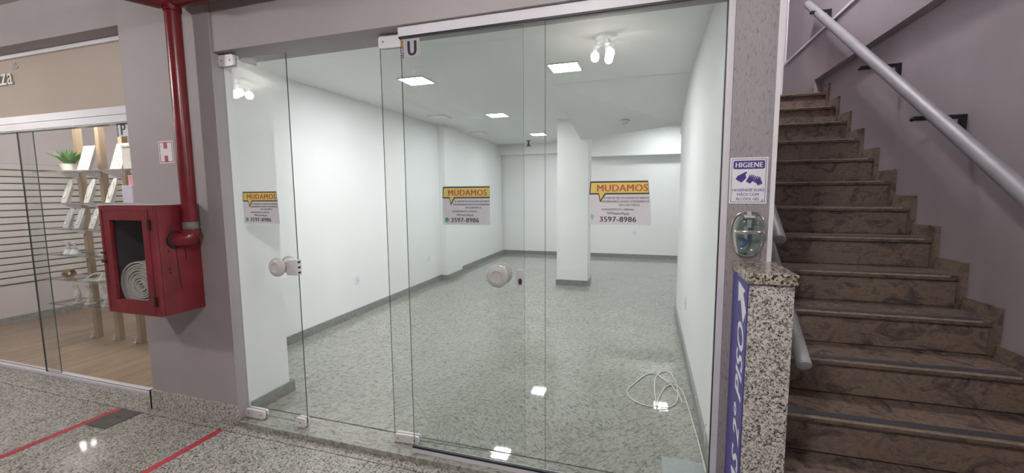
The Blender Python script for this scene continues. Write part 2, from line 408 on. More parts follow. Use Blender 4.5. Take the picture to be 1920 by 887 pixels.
# ---- staircase
RZ, TY, Y1, Z1 = .1733, .2551, 4.894, 2.4245
st = thing('staircase', (1.05, 1.6, 0), 'brown veined granite staircase climbing along the mauve wall', 'stairs')
SX0, SX1 = .507, 1.585
nst = 14
for k in range(nst):
    zt = Z1-RZ*k; yn = Y1-TY*k           # nosing of tread k
    yb = yn+TY+.022 if k else 5.06
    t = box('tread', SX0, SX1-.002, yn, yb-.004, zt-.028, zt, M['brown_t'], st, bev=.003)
    if k:
        box('anti_slip_strip', SX0+.002, SX1-.03, yn+.008, yn+.052, zt+.0002, zt+.0014, M['strip'], t)
    box('nosing_edge', SX0, SX1-.04, yn-.0035, yn-.0005, zt-.0105, zt-.002, M['nose'], t)
    zb = zt-RZ if k < nst-1 else 0
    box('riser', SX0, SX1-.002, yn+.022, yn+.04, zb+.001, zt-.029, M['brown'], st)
    # skirting block on the wall, one per step
    ya, yc = yn+.012, yn+TY-.0
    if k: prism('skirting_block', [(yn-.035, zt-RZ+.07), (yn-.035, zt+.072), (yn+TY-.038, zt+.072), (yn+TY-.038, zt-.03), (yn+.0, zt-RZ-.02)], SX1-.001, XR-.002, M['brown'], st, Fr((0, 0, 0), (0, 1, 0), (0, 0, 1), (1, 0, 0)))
prism('skirting_block', [(Y1-.035, Z1-RZ+.07), (Y1-.035, Z1+.072), (5.058, Z1+.072), (5.058, Z1-.03), (Y1, Z1-RZ-.02)], SX1-.001, XR-.002, M['brown'], st, Fr((0, 0, 0), (0, 1, 0), (0, 0, 1), (1, 0, 0)))
box('landing_slab', SX0, XW-.001, 5.0585, 6.39, Z1-.1, Z1, M['brown_t'], st)
box('skirting_block', XW-.014, XW-.001, 5.061, 6.36, Z1+.001, Z1+.075, M['brown'], st)
prism('stair_core', [(1.64, .005), (Y1+.03, Z1-RZ-.06), (5.05, Z1-RZ-.06), (5.05, Z1-.38), (2.05, .005)], SX0+.01, SX1-.01, M['mauve_s'], st, Fr((0, 0, 0), (0, 1, 0), (0, 0, 1), (1, 0, 0)))

# ---- handrails
def rail(label, x, ya, za, yb, zb, r, brs, xwall, side):
    t = thing('handrail', (x, ya, za), label, 'handrail', 'aluminium stair handrails')
    tube('rail_tube', [(x, ya, za), (x, (ya+yb)/2, (za+zb)/2), (x, yb, zb)], r, M['steel'], t, 16)
    d = Vector((0, yb-ya, zb-za)).normalized()
    fr = Fr((x, ya, za), (1, 0, 0), d.cross(Vector((1, 0, 0))), -d)
    lathe('end_cap', [(r*.98, .0005), (r*1.0, .006), (r*.6, .009), (0, .009)], M['steel'], t, fr, 16)
    for yy in brs:
        zz = za+(zb-za)*(yy-ya)/(yb-ya)
        b = boxes('bracket', [(min(x-.06*side, xwall-.004*side), max(x-.06*side, xwall-.004*side), yy-.012, yy+.012, zz-.062, zz-.040),
                              (min(xwall-.024*side, xwall-.002*side), max(xwall-.024*side, xwall-.002*side), yy-.016, yy+.016, zz-.15, zz-.040)], M['dark'], t)
        tube('bracket_bolt', [(x-.055*side, yy-.02, zz-.053), (x-.055*side, yy+.02, zz-.053)], .011, M['dark'], b, 8)
    return t
rail('long aluminium handrail on dark brackets along the right stair wall', 1.43, 1.85, 1.208, 5.04, 3.29, .035, (2.96, 3.65), XR, 1)
rt_ = [o for o in COL.objects if o.name == 'handrail'][0]
b = boxes('bracket', [(1.37, XW-.003, 4.728, 4.752, 3.098, 3.118), (XW-.024, XW-.002, 4.724, 4.756, 3.0, 3.118)], M['dark'], rt_)
tube('bracket_bolt', [(1.375, 4.72, 3.108), (1.375, 4.76, 3.108)], .011, M['dark'], b, 8)
rail('short end of the upper left handrail beside the gel dispenser pillar', .580, 2.25, 1.275, 4.6, 2.87, .027, (2.9, 4.0), .506, -1)
rail('lower left handrail end sticking out behind the granite post', .580, 1.84, .835, 4.4, 2.57, .026, (2.7, 4.0), .506, -1)
tag(box('wall_stair_left_lower', .345, .505, 2.24, 5.45, 0.0, 2.719, M['white']), 'white wall on the right of the empty shop', 'wall', kind='structure')

# ================================================================== SETTING: empty shop
fs = tag(box('floor_shop', -3.5, 2.4, 2.16, 9.9, -.2, .018, M['grout']), 'streaked grey granite floor of the empty shop laid diagonally', 'floor', kind='structure')
R2 = math.sqrt(.5)
poly_room = [(-3.40, 2.165), (.344, 2.165), (.344, 5.47), (2.3, 5.47), (2.3, 9.75), (-3.40, 9.75)]
def clip(poly, a, b, c):     # keep a*x+b*y<=c
    out = []
    for i in range(len(poly)):
        p, q = poly[i-1], poly[i]; fp, fq = a*p[0]+b*p[1]-c, a*q[0]+b*q[1]-c
        if (fp <= 0) != (fq <= 0):
            t = fp/(fp-fq); out.append((p[0]+(q[0]-p[0])*t, p[1]+(q[1]-p[1])*t))
        if fq <= 0: out.append(q)
    return out
TS, G = .829, .0012
def tiles(rect):
    x0, x1, y0, y1 = rect
    for i in range(-6, 17):
        for j in range(-6, 20):
            s0, d0 = .18+TS*i, -.52+TS*j          # x+y and y-x
            c = ((s0+TS/2-(d0+TS/2))/2, (s0+TS/2+d0+TS/2)/2)
            P = [(c[0]-TS/2, c[1]), (c[0], c[1]-TS/2), (c[0]+TS/2, c[1]), (c[0], c[1]+TS/2)]
            k = 1-2*G/TS; P = [(c[0]+(p[0]-c[0])*k, c[1]+(p[1]-c[1])*k) for p in P]
            for q in ((-1, 0, -x0), (1, 0, x1), (0, -1, -y0), (0, 1, y1)):
                P = clip(P, *q)
                if len(P) < 3: break
            if len(P) < 3: continue
            ar = abs(sum(P[n-1][0]*P[n][1]-P[n][0]*P[n-1][1] for n in range(len(P))))/2
            if ar < .004: continue
            V, F = prism_vf(P, .016, FZ)
            ang = math.radians(45 if random.random() < .8 else 135)
            cs, sn = math.cos(-ang), math.sin(-ang)
            cx, cy = sum(p[0] for p in P)/len(P), sum(p[1] for p in P)/len(P)
            V2 = [Vector(((v.x-cx)*cs-(v.y-cy)*sn, (v.x-cx)*sn+(v.y-cy)*cs, v.z-.016)) for v in V]
            me = bpy.data.meshes.new('floor_tile'); me.from_pydata(V2, [], F); me.materials.append(M['room'])
            o = bpy.data.objects.new('floor_tile', me); COL.objects.link(o); o.parent = fs
            o.location = Vector((cx, cy, .016))-W[fs]; o.rotation_euler = (0, 0, ang)
tiles((-3.40, .344, 2.168, 5.46)); tiles((-3.40, 1.4, 5.4601, 9.75))
HZ = 2.82         # higher ceiling at the back right
tag(box('ceiling_shop', -3.45, -1.401, 2.245, 9.9, CZ, 2.95, M['white_ceil']), 'white ceiling of the empty shop', 'ceiling', kind='structure')
tag(box('ceiling_shop_right', -1.4005, .344, 2.245, 6.949, CZ, 2.95, M['white_ceil']), 'white ceiling of the empty shop near the right wall', 'ceiling', kind='structure')
tag(box('ceiling_side_room', -1.4005, 2.4, 6.95, 9.9, HZ, 2.95, M['white_ceil']), 'white higher ceiling over the back right area of the shop', 'ceiling', kind='structure')
tag(box('ceiling_side_front', .3445, 2.4, 6.56, 6.949, CZ, 2.95, M['white_ceil']), 'white ceiling strip in front of the higher back area', 'ceiling', kind='structure')
tag(box('ceiling_under_landing', .506, 2.4, 5.452, 6.57, 2.19, 2.289, M['white_ceil']), 'white low ceiling under the stair landing', 'ceiling', kind='structure')
tag(box('wall_right_header', .40, .5055, 5.4505, 6.558, 2.291, 2.71, M['white']), 'white strip of wall above the opening behind the right wall', 'wall', kind='structure')
wl = tag(box('wall_left', -3.45, -3.33, 2.405, 9.65, 0, CZ-.001, M['white']), 'white left wall of the empty shop', 'wall', kind='structure')
tag(box('wall_pilaster', -3.329, -3.21, 6.45, 7.06, FZ, CZ-.001, M['white']), 'white pilaster on the left wall of the empty shop', 'wall', kind='structure')
tag(box('wall_back', -3.45, 2.4, 9.72, 9.87, 0, 2.599, M['white']), 'white back wall of the empty shop', 'wall', kind='structure')
tag(box('wall_side_room', 2.3, 2.45, 5.45, 9.72, 0, HZ-.001, M['white']), 'white wall of the hidden side area', 'wall', kind='structure')
tag(box('wall_under_stairs', .506, 2.3, 5.30, 5.45, 0, 2.189, M['white']), 'white wall closing the space under the stairs', 'wall', kind='structure')
tag(box('wall_pillar_return', -2.63, -2.515, 2.066, 2.404, FZ, 2.349, M['white']), 'white return of the pillar just inside the glass door', 'wall', kind='structure')
tag(box('wall_front_return', -3.33, -2.631, 2.405, 2.43, FZ, CZ-.002, M['white']), 'white inner face of the front pillar', 'wall', kind='structure')
tag(box('wall_column', -1.365, -.885, 6.60, 6.95, FZ, CZ-.001, M['white']), 'white square column standing in the empty shop', 'column', kind='structure')
SV = [(-1.0, 4.45, CZ-.002), (.344, 4.45, CZ-.002), (.344, 5.52, 2.28), (-.89, 6.597, 2.28), (-1.0, 6.597, 2.28), (-1.0, 6.597, CZ-.001), (-.89, 6.597, CZ-.001), (.344, 5.52, CZ-.001)]
tag(make('ceiling_soffit', SV, [(0, 1, 2, 3), (0, 3, 4), (0, 4, 5), (2, 7, 6, 3), (3, 6, 5, 4), (1, 7, 2), (0, 5, 6, 7, 1)], M['white_ceil']), 'white sloping ceiling box between column and right wall', 'ceiling', kind='structure')
tag(box('trim_6', -1.399, 2.29, 9.45, 9.719, 2.25, 2.599, M['white']), 'lower part of the white beam on the back wall right of the column', 'beam', kind='structure')
tag(box('trim_4', -1.399, 2.29, 9.45, 9.88, 2.60, HZ-.001, M['white']), 'white beam across the back wall right of the column', 'beam', kind='structure')
tag(box('trim_5', -3.329, -1.401, 9.56, 9.719, 2.36, CZ-.001, M['white']), 'white beam across the back wall left of the column', 'beam', kind='structure')
# grey stone skirtings, cut into lengths
def skirt(name, label, segs):
    t = thing(name, (segs[0][0], segs[0][2], FZ), label, 'skirting', kind='structure')
    for x0, x1, y0, y1 in segs:
        L = max(x1-x0, y1-y0); n = max(1, round(L/1.1))
        for i in range(n):
            a, b = i/n, (i+1)/n; g = .0012
            if x1-x0 > y1-y0: q = (x0+(x1-x0)*a+g, x0+(x1-x0)*b-g, y0, y1)
            else: q = (x0, x1, y0+(y1-y0)*a+g, y0+(y1-y0)*b-g)
            box('skirting_stone', *q, FZ+.0005, FZ+.085, M['base_gray'], t)
skirt('baseboard_left', 'grey stone skirting along the left wall of the empty shop', [(-3.329, -3.312, 2.45, 6.448), (-3.209, -3.192, 6.43, 7.08), (-3.329, -3.21, 6.43, 6.448), (-3.329, -3.21, 7.062, 7.08), (-3.329, -3.312, 7.082, 9.70)])
skirt('baseboard_back', 'grey stone skirting along the back wall of the empty shop', [(-3.31, 2.28, 9.702, 9.719)])
skirt('baseboard_right', 'grey stone skirting along the right wall of the empty shop', [(.327, .3445, 2.2, 5.45)])
skirt('baseboard_column', 'grey stone skirting around the square column', [(-1.382, -.868, 6.582, 6.599), (-.884, -.868, 6.601, 6.96), (-1.382, -1.366, 6.601, 6.96)])
skirt('baseboard_return', 'grey stone skirting on the pillar return behind the left glass door', [(-2.514, -2.498, 2.078, 2.44), (-3.31, -2.526, 2.431, 2.447)])
# threshold slabs of the shop front
th = thing('floor_threshold', (-1.1, 2.05, 0), 'raised streaked granite threshold under the glass shop front', 'threshold', kind='structure')
for a, b in ((-2.51, -1.098), (-1.094, .326)):
    V, F = prism_vf([(a, 1.976), (b, 1.976), (b, 2.156), (a, 2.156)], .001, FZ-.0005)
    make('threshold_slab', V, F, M['room'], th)
box('threshold_slab', -2.51, .326, 2.0, 2.162, -.01, .0008, M['grout'], th)

# ================================================================== glass shop front
def clamp_shells(name, x0, x1, z0, z1, y, parent, fr=ID, r=.014, t=.016):
    g = None
    for s in (-1, 1):
        pts = rrect(x0, x1, z0, z1, r)
        yy = y if s < 0 else y+.008
        f2 = Fr(fr(0, yy, 0), fr.x, fr.z, fr.y*s)
        o = prism(name, pts, .0004, t, M['plast'], parent, f2, bev=0)
        if s < 0:
            for px_ in (x0+.028, x1-.028) if x1-x0 > .1 else ((x0+x1)/2,):
                lathe('screw', [(.006, t), (.006, t+.0015), (0, t+.0015)], M['steel'], o, Fr(fr(px_, yy, (z0+z1)/2), fr.x, fr.z, fr.y*s), 10)
def knob(x, z, y, parent, fr=ID, r=.057):
    for s in (-1, 1):
        yy = y if s < 0 else y+.008
        lathe('door_knob', [(.026, .0004), (.024, .016), (r*.72, .022), (r*.98, .034), (r, .042), (r*.93, .052), (r*.62, .060), (r*.50, .0605), (r*.44, .055), (0, .053)], M['knob'], parent, Fr(fr(x, yy, z), fr.x, fr.z, fr.y*s), 36)
d1 = thing('door_1', (-2.51, 2.05, FZ), 'narrow closed glass door leaf at the left of the shop front', 'glass door', kind='structure')
pane('glass_pane', -2.513, -2.017, .058, 2.312, 2.046, d1)
clamp_shells('hinge_patch', -2.513, -2.395, 2.272, 2.338, 2.046, d1)
clamp_shells('hinge_patch', -2.513, -2.352, .036, .092, 2.046, d1)
clamp_shells('floor_lock', -2.098, -2.02, .036, .094, 2.046, d1)
knob(-2.135, 1.058, 2.046, d1)
lk = box('door_lock', -2.092, -2.012, 2.030, 2.070, 1.008, 1.106, M['plast'], d1, bev=.004)
for i in range(3): box('lock_slot', -2.0118, -2.0108, 2.040, 2.060, 1.018+.032*i, 1.030+.032*i, M['dark'], lk)
bo = Vector((-1.412, 2.088, 0)); bd = Vector((.80, .036, 0)).normalized()
FB = Fr(bo, bd, Vector((-bd.y, bd.x, 0)), (0, 0, 1))
d2_ = thing('door_2', (-1.41, 2.09, FZ), 'wide open glass door leaf folded back behind the fixed glass', 'glass door', kind='structure')
pane('glass_pane', 0, .80, .05, 2.322, 0, d2_, FB)
clamp_shells('hinge_patch', .002, .165, 2.276, 2.34, 0, d2_, FB)
clamp_shells('hinge_patch', .002, .165, .034, .082, 0, d2_, FB)
knob(.665, 1.062, 0, d2_, FB, .060)
lk = prism('door_lock', rrect(.755, .803, 1.008, 1.096, .008), .0004, .012, M['plast'], d2_, Fr(FB(0, 0, 0), FB.x, FB.z, -FB.y))
lathe('lock_cylinder', [(.013, .012), (.013, .016), (.009, .017), (0, .017)], M['dark'], lk, Fr(FB(.781, 0, 1.034), FB.x, FB.z, -FB.y), 14, sx=.75, sy=1.3)
w1 = thing('window_1', (-.87, 2.03, FZ), 'fixed glass pane next to the open door of the empty shop', 'glass pane', kind='structure')
pane('glass_pane', -1.247, -.481, .062, 2.30, 2.03, w1)
w2 = thing('window_2', (-.1, 2.03, FZ), 'fixed glass pane beside the narrow pillar of the empty shop', 'glass pane', kind='structure')
pane('glass_pane', -.477, .288, .062, 2.30, 2.03, w2)
wf = thing('window_frame', (-.48, 2.03, FZ), 'white aluminium frame with black gasket around the fixed shop glass', 'window frame', kind='structure')
box('top_rail', -1.252, .289, 2.015, 2.026, 2.301, 2.349, M['alu'], wf)
box('top_rail', -1.252, .289, 2.042, 2.053, 2.301, 2.349, M['alu'], wf)
box('bottom_rail', -1.252, .289, 2.015, 2.026, FZ, .054, M['alu'], wf)
box('bottom_rail', -1.252, .289, 2.042, 2.053, FZ, .054, M['alu'], wf)
box('side_rail', .2925, .3175, 2.006, 2.055, FZ, 2.349, M['alu'], wf)
box('gasket', -1.25, .289, 2.016, 2.0285, 2.2915, 2.3005, M['gasket'], wf)
box('gasket', -1.25, .289, 2.016, 2.0285, .0545, .066, M['gasket'], wf)
box('gasket', .2885, .2922, 2.018, 2.029, FZ, 2.349, M['gasket'], wf)

# ---- plate "LOJA U"
def shop_plate(x0, z0, y, letter, label, h=.092, wd=.112, pm='plate'):
    t = thing('shop_number_plate', (x0+wd/2, y, z0), label, 'sign')
    fr = FRONT(x0, y, z0)
    boxes('plate', [(0, wd, 0, h, 0, .002)], M[pm], t, fr)
    boxes('side_band', [(0, .017, 0, h*.62, .0021, .0025)], M['navy'], t, fr)
    prism('tan_flag', [(.001, h*.62), (.016, h*.55), (.016, h*.97), (.001, h*.97)], .0021, .0026, M['tan'], t, fr)
    fv = Fr(fr(.0135, .004, .0026), (0, 0, 1), (-1, 0, 0), (0, -1, 0))
    text('lettering', 'LOJA', .0105, M['signw'], t, fv, 0, 0, .03, 'LEFT', width=h*.5)
    text('letter', letter, h*.80, M['navy'], t, Fr(fr(.067, h*.1, .0021), fr.x, fr.y, fr.z), 0, 0, .05, width=.046 if letter == 'U' else None)
    return t
shop_plate(-1.246, 2.196, 2.0295, 'U', 'grey plate reading LOJA U at the top of the shop glass')

# ---- MUDAMOS notices
def notice(fr, label, wd, ht, l1, l2, icon=True, faded=False, skew=0.0):
    t = thing('moving_notice', fr(wd/2, 0, 0), label, 'notice', 'paper notices on the shop glass')
    prism('paper', [(0, 0), (wd, 0), (wd-skew*.3, ht*.5), (wd-skew, ht), (.006, ht)], 0, .0005, M['paper'], t, fr)
    b0, b1 = ht*.685, ht*.985
    bl = [(.002, b0), (wd*.155, b0), (wd*.185, ht*.50), (wd*.275, b0), (wd-.001-skew*.6, b0), (wd-.001-skew, b1), (.006, b1)]
    prism('bubble_outline', bl, .0006, .0008, M['ink'], t, fr)
    il = [(.007, b0+.007), (wd*.165, b0+.007), (wd*.19, ht*.56), (wd*.262, b0+.007), (wd-.002-skew*.7, b0+.007), (wd-.002-skew, b1-.007), (.011, b1-.007)]
    prism('speech_bubble', il, .0009, .0011, M['yellow'], t, fr)
    text('headline', 'MUDAMOS', ht*.155, M['redink'], t, fr, wd*.535, ht*.755, .05, width=wd*.80, z0=.0012)
    fsml = ht*.043
    rx = wd-skew*.5-.002
    text('lettering', l1, fsml, M['ink'], t, fr, rx, ht*.585, .012, 'RIGHT', width=wd*.72, z0=.0006)
    text('lettering', l2, fsml, M['ink'], t, fr, rx, ht*.505, .012, 'RIGHT', width=wd*.75, z0=.0006)
    text('lettering', 'EM LOJA FÍSICA.', fsml, M['ink'], t, fr, wd*.66, ht*.425, .012, width=wd*.33, z0=.0006)
    text('lettering', 'ATENDIMENTO APENAS', fsml, M['ink'], t, fr, wd*.47, ht*.325, .008, width=wd*.52, z0=.0006)
    text('lettering', 'WhatsApp', ht*.056, M['ink'], t, fr, wd*.48, ht*.232, .016, width=wd*.36, z0=.0006)
    text('phone_number', '3597-8986', ht*.118, M['ink'], t, fr, wd*.475, ht*.065, .035, width=wd*.58, z0=.0006)
    if icon:
        cx, cy, r = wd*.095, ht*.125, ht*.062
        ring = [(cx+r*math.cos(a*math.pi/12), cy+r*math.sin(a*math.pi/12)) for a in range(24)]
        ring[14] = (cx-r*1.05, cy-r*1.12)
        ic = prism('chat_logo', ring, .0006, .0009, M['green'], t, fr)
        P = [fr(cx+r*.55*math.cos(a), cy+r*.55*math.sin(a), .001) for a in (2.5, 2.9, 3.4, 3.9, 4.4, 4.8, 5.2)]
        tube('handset', P, [r*.22, r*.2, r*.13, r*.12, r*.13, r*.2, r*.22], M['signw'], ic, 6, rz=.0004)
    elif faded:
        prism('faded_logo', [(.008, ht*.14), (.02, ht*.10), (.028, ht*.2), (.012, ht*.25)], .0006, .0008, plain('faded_green_print', (.30, .55, .50), .6), t, fr)
    return t
notice(FRONT(-2.418, 2.0452, 1.319), 'MUDAMOS paper notice on the narrow left glass door', .285, .199, 'A PARTIR DE 27/12/2024 ESTAREMOS', 'ENCERRANDO NOSSO ATENDIMENTO', skew=.012)
notice(Fr(FB(.345, -.0008, 1.327), FB.x, (0, 0, 1), -FB.y), 'MUDAMOS paper notice on the open glass door left of the knob', .272, .207, 'A PARTIR DE 27/12/2024 ESTAREM', 'ENCERRANDO NOSSO ATENDIMEN')
notice(FRONT(-.268, 2.0292, 1.346), 'MUDAMOS paper notice on the fixed pane with faded green logo', .280, .203, 'A PARTIR DE 27/12/2024 ESTAREMO', 'ENCERRANDO NOSSO ATENDIMENTO', icon=False, faded=True, skew=.016)

# ================================================================== hygiene sign, gel dispenser, granite post
hs = thing('hygiene_sign', (.394, 1.998, 1.444), 'white and violet HIGIENE sign on the narrow pillar', 'sign')
fr = FRONT(.3205, 1.9994, 1.444); wd, ht = .140, .190
boxes('plate', [(0, wd, 0, ht, 0, .002)], M['signw'], hs, fr)
boxes('border_line', [(a, b, c, d, .0021, .0025) for a, b, c, d in frame_strip(.006, wd-.006, .006, ht-.006, .0018)], M['violet'], hs, fr)
bn = prism('banner', rrect(.012, wd-.012, ht-.047, ht-.013, .006), .0026, .003, M['violet'], hs, fr)
text('lettering', 'HIGIENE', .021, M['signw'], bn, fr, wd/2, ht-.0405, .045, width=wd-.040, z0=.0031)
prism('bottle_symbol', [(.022, ht-.089), (.045, ht-.103), (.062, ht-.084), (.058, ht-.069), (.064, ht-.064), (.061, ht-.058), (.054, ht-.061), (.046, ht-.066), (.029, ht-.075)], .0021, .0026, M['violet'], hs, fr)
def hand_pts(cx, cy, s, a):
    P = [(-.012, -.02), (.010, -.02), (.013, -.004), (.021, .004), (.019, .009), (.011, .004), (.012, .02), (.008, .021), (.006, .006), (.004, .024), (0, .024), (-.001, .006), (-.004, .022), (-.008, .021), (-.007, .004), (-.011, .016), (-.015, .014), (-.012, -.004)]
    c, n = math.cos(a), math.sin(a)
    return [(cx+s*(x*c-y*n), cy+s*(x*n+y*c)) for x, y in P]
prisms('hand_symbol', [hand_pts(.078, ht-.089, .85, -.55)], .0021, .0026, M['violet'], hs, fr)
prisms('hand_symbol', [[(2*.106-x, y) for x, y in hand_pts(.106, ht-.096, .85, -.45)]], .0027, .0031, M['violet'], hs, fr)
for i, s in enumerate(('HIGIENIZE SUAS', 'MÃOS COM', 'ÁLCOOL GEL')):
    text('lettering', s, .0112, M['violet'], hs, fr, wd/2, .051-.0185*i, .012, width=(.116, .08, .088)[i], z0=.0021)
prism('maker_triangle', [(wd-.022, .009), (wd-.010, .009), (wd-.016, .02)], .0026, .0028, M['plate'], hs, fr)

gd = thing('gel_dispenser', (.398, 1.97, 1.225), 'clear alcohol gel bottle with blue tube in a chrome wall holder', 'gel dispenser')
f0 = FRONT(.3955, 1.9995, 1.318)
def egg(sx, sz, dz=0, n=32):
    out = []
    for i in range(n):
        a = 2*math.pi*i/n; c, s = math.cos(a), math.sin(a)
        wx = sx*(1+.10*s)*(abs(c)**.75)*(1 if c >= 0 else -1)
        out.append((wx, dz+sz*(abs(s)**.85)*(1 if s >= 0 else -1)))
    return out
prism('back_plate', egg(.058, .088), .0004, .004, M['milky'], gd, f0)
tube('holder_ring', [f0(x, y, .010) for x, y in egg(.061, .092)], .0042, M['chrome'], gd, 8, closed=True)
# bottle: stacked cross sections
secs = [(-.083, .030, .018), (-.078, .036, .024), (-.05, .043, .029), (-.01, .049, .031), (.03, .051, .031), (.055, .047, .027), (.07, .036, .02), (.078, .018, .012)]
V, F = [], []
for z, a, b in secs: V += [f0(a*math.cos(2*math.pi*i/24), z, .034+b*math.sin(2*math.pi*i/24)) for i in range(24)]
for k in range(len(secs)-1):
    F += [(k*24+i, k*24+(i+1) % 24, (k+1)*24+(i+1) % 24, (k+1)*24+i) for i in range(24)]
F += [tuple(range(24))[::-1], tuple(range(24*(len(secs)-1), 24*len(secs)))]
make('bottle', V, F, M['gel'], gd, smooth=True, auto=60)
tube('retaining_band', [f0(.0525*math.cos(a), .012, .034+.034*math.sin(a)) for a in [math.pi*i/14-.15 for i in range(15)]], .0035, M['chrome'], gd, 6, rz=.007)
box('pump_head', -.020, .018, .066, .078, .012, .05, M['milky'], gd, f0, bev=.003)
box('pump_stem', -.007, .007, .078, .094, .012, .03, M['milky'], gd, f0)
box('pump_stem', -.007, .007, .028, .066, .027, .041, M['milky'], gd, f0)
tube('blue_tube', spline([f0(0, .028, .034), f0(0, 0, .036), f0(-.004, -.022, .04), f0(-.016, -.043, .042), f0(-.034, -.052, .042)], 5), .0042, M['blue'], gd, 8)
for s in (-1, 1): lathe('screw', [(.009, .004), (.009, .010), (.005, .011), (0, .009)], M['chrome'], gd, Fr(f0(.027*s, .084, 0), f0.x, f0.y, f0.z), 12)
lathe('screw', [(.006, .004), (.006, .011), (0, .011)], M['dark'], gd, Fr(f0(-.004, -.087, 0), f0.x, f0.y, f0.z), 10)

gp = thing('granite_post', (.422, 1.85, 0), 'speckled granite post with violet side sign at the foot of the stairs', 'post')
box('post_body', .352, .494, 1.70, 1.993, 0.001, 1.166, M['base'], gp)
box('post_cap', .344, .503, 1.688, 1.994, 1.1665, 1.204, M['cap'], gp, bev=.003)
box('granite_base_slab', .49, .494, 1.699, 1.6995, 0.001, 1.166, M['base'], gp)
sv = thing('floor_direction_sign', (.350, 1.85, .1), 'violet strip sign with white arrow and 2º PISO on the granite post', 'sign')
box('sign_panel', .3485, .3515, 1.703, 1.985, .10, 1.164, M['violet'], sv)
ff = Fr((.3483, 0, 0), (0, -1, 0), (0, 0, 1), (-1, 0, 0))
prism('arrow', [(-1.865, 1.142), (-1.742, 1.128), (-1.775, 1.112), (-1.712, 1.055), (-1.758, 1.0), (-1.812, 1.078), (-1.858, 1.062)], 0, .0006, M['signw'], sv, ff)
ft = Fr((.3483, 1.722, .218), (0, 0, 1), (0, 1, 0), (-1, 0, 0))
text('lettering', 'VAS 2º PISO', .112, M['signw'], sv, ft, 0, .012, .03, 'LEFT', shear=.18, width=.757)

# ================================================================== fire hydrant cabinet, pipe, H sign
cb = thing('hose_cabinet', (-2.96, 1.845, .778), 'red metal fire hose cabinet with glazed door on the pillar', 'cabinet')
cx0, cx1, cy0, cy1, cz0, cz1 = -3.195, -2.725, 1.722, 1.984, .778, 1.440
T = .004
boxes('cabinet_body', [(cx0, cx1, cy1-.008, cy1-.0005, cz0, cz1), (cx0, cx0+T, cy0+.022, cy1-.008, cz0, cz1), (cx1-T, cx1, cy0+.022, cy1-.008, cz0, cz1),
                       (cx0+T, cx1-T, cy0+.022, cy1-.008, cz0, cz0+T), (cx0+T, cx1-T, cy0+.022, cy1-.008, cz1-T, cz1)], M['red'], cb)
box('cabinet_lining', cx0+.006, cx1-.006, cy1-.012, cy1-.009, cz0+.006, cz1-.006, M['inner'], cb)
box('cabinet_lining', cx0+.0045, cx0+.0058, cy0+.023, cy1-.009, cz0+.006, cz1-.006, M['inner'], cb)
box('cabinet_lining', cx1-.0058, cx1-.0045, cy0+.023, cy1-.009, cz0+.006, cz1-.006, M['inner'], cb)
box('cabinet_lining', cx0+.006, cx1-.006, cy0+.023, cy1-.013, cz1-.0058, cz1-.0045, M['inner'], cb)
box('top_plate', cx0-.012, cx1+.002, cy0+.002, cy1-.0005, cz1+.0005, cz1+.006, M['milky'], cb)
fd = FRONT(cx0, cy0+.021, cz0); dw, dh = cx1-cx0, cz1-cz0
wx0, wx1, wz0, wz1 = .088, .372, .088, .574
dr = boxes('cabinet_door', [(.002, wx0, .002, dh-.002, 0, .021), (wx1, dw-.002, .002, dh-.002, 0, .021), (wx0, wx1, .002, wz0, 0, .021), (wx0, wx1, wz1, dh-.002, 0, .021)], M['red'], cb, fd)
V = boxv(wx0+.001, wx1-.001, wz0+.001, wz1-.001, .006, .009, fd); make('door_glass', V, BF, M['glass_n'], dr)
boxes('door_panel_rim', [(.02, .026, .02, dh-.02, .0212, .0235), (dw-.05, dw-.044, .02, dh-.02, .0212, .0235), (.026, dw-.05, .02, .026, .0212, .0235), (.026, dw-.05, dh-.026, dh-.02, .0212, .0235)], M['red'], dr, fd)
for z in (.095, .55): tube('hinge', [fd(dw-.036, z-.03, .026), fd(dw-.036, z+.03, .026)], .008, M['dark'], dr, 8)
boxes('latch', [(.004, .034, .312, .328, .022, .034)], M['dark'], dr, fd)
boxes('latch', [(-.006, .03, .366, .378, .022, .03)], M['dark'], dr, fd)
V = []; F = []
# drips and stains of paint: thin raised runs on the cabinet side
fside = Fr((cx1, 0, 0), (0, 1, 0), (0, 0, 1), (1, 0, 0))
prisms('paint_drip', [[(1.846, .92), (1.85, .92), (1.842, 1.02), (1.838, 1.12), (1.834, 1.19), (1.83, 1.19), (1.834, 1.08), (1.838, 1.0)], [(1.886, 1.09), (1.890, 1.09), (1.888, 1.18), (1.884, 1.18)]], .0003, .0012, M['dark'], cb, fside)
for z in (1.165, 1.06, 1.035): lathe('rivet', [(.005, .0003), (.005, .003), (0, .004)], M['dark'], cb, Fr((cx1, 1.79, z), (0, 1, 0), (0, 0, 1), (1, 0, 0)), 8)
# rolled hose
hz = thing('fire_hose', (-2.95, 1.82, .785), 'white canvas fire hose rolled in a spiral inside the red cabinet', 'hose')
turns, r0, r1, hw = 9.0, .018, .156, .034
V, F = [], []; n = int(turns*28)
cxh, czh = -2.948, .948
for i in range(n+1):
    a = 2*math.pi*i/28; r = r0+(r1-r0)*i/n; j = .0012*math.sin(a*2.3)
    for rr, yy in ((r-.0055, 1.80-hw), (r-.0035, 1.795-hw), (r+.0035, 1.795-hw), (r+.0055, 1.80-hw), (r+.0055, 1.80+hw), (r-.0055, 1.80+hw)):
        V.append((cxh+1.2*(rr+j)*math.cos(a), yy+.003*math.sin(a*.7), czh+(rr+j)*math.sin(a)))
for i in range(n):
    for k in range(6): F.append((i*6+k, i*6+(k+1) % 6, (i+1)*6+(k+1) % 6, (i+1)*6+k))
F += [tuple(range(6)), tuple(range(n*6, n*6+6))]
make('hose_coil', V, F, M['hose'], hz)
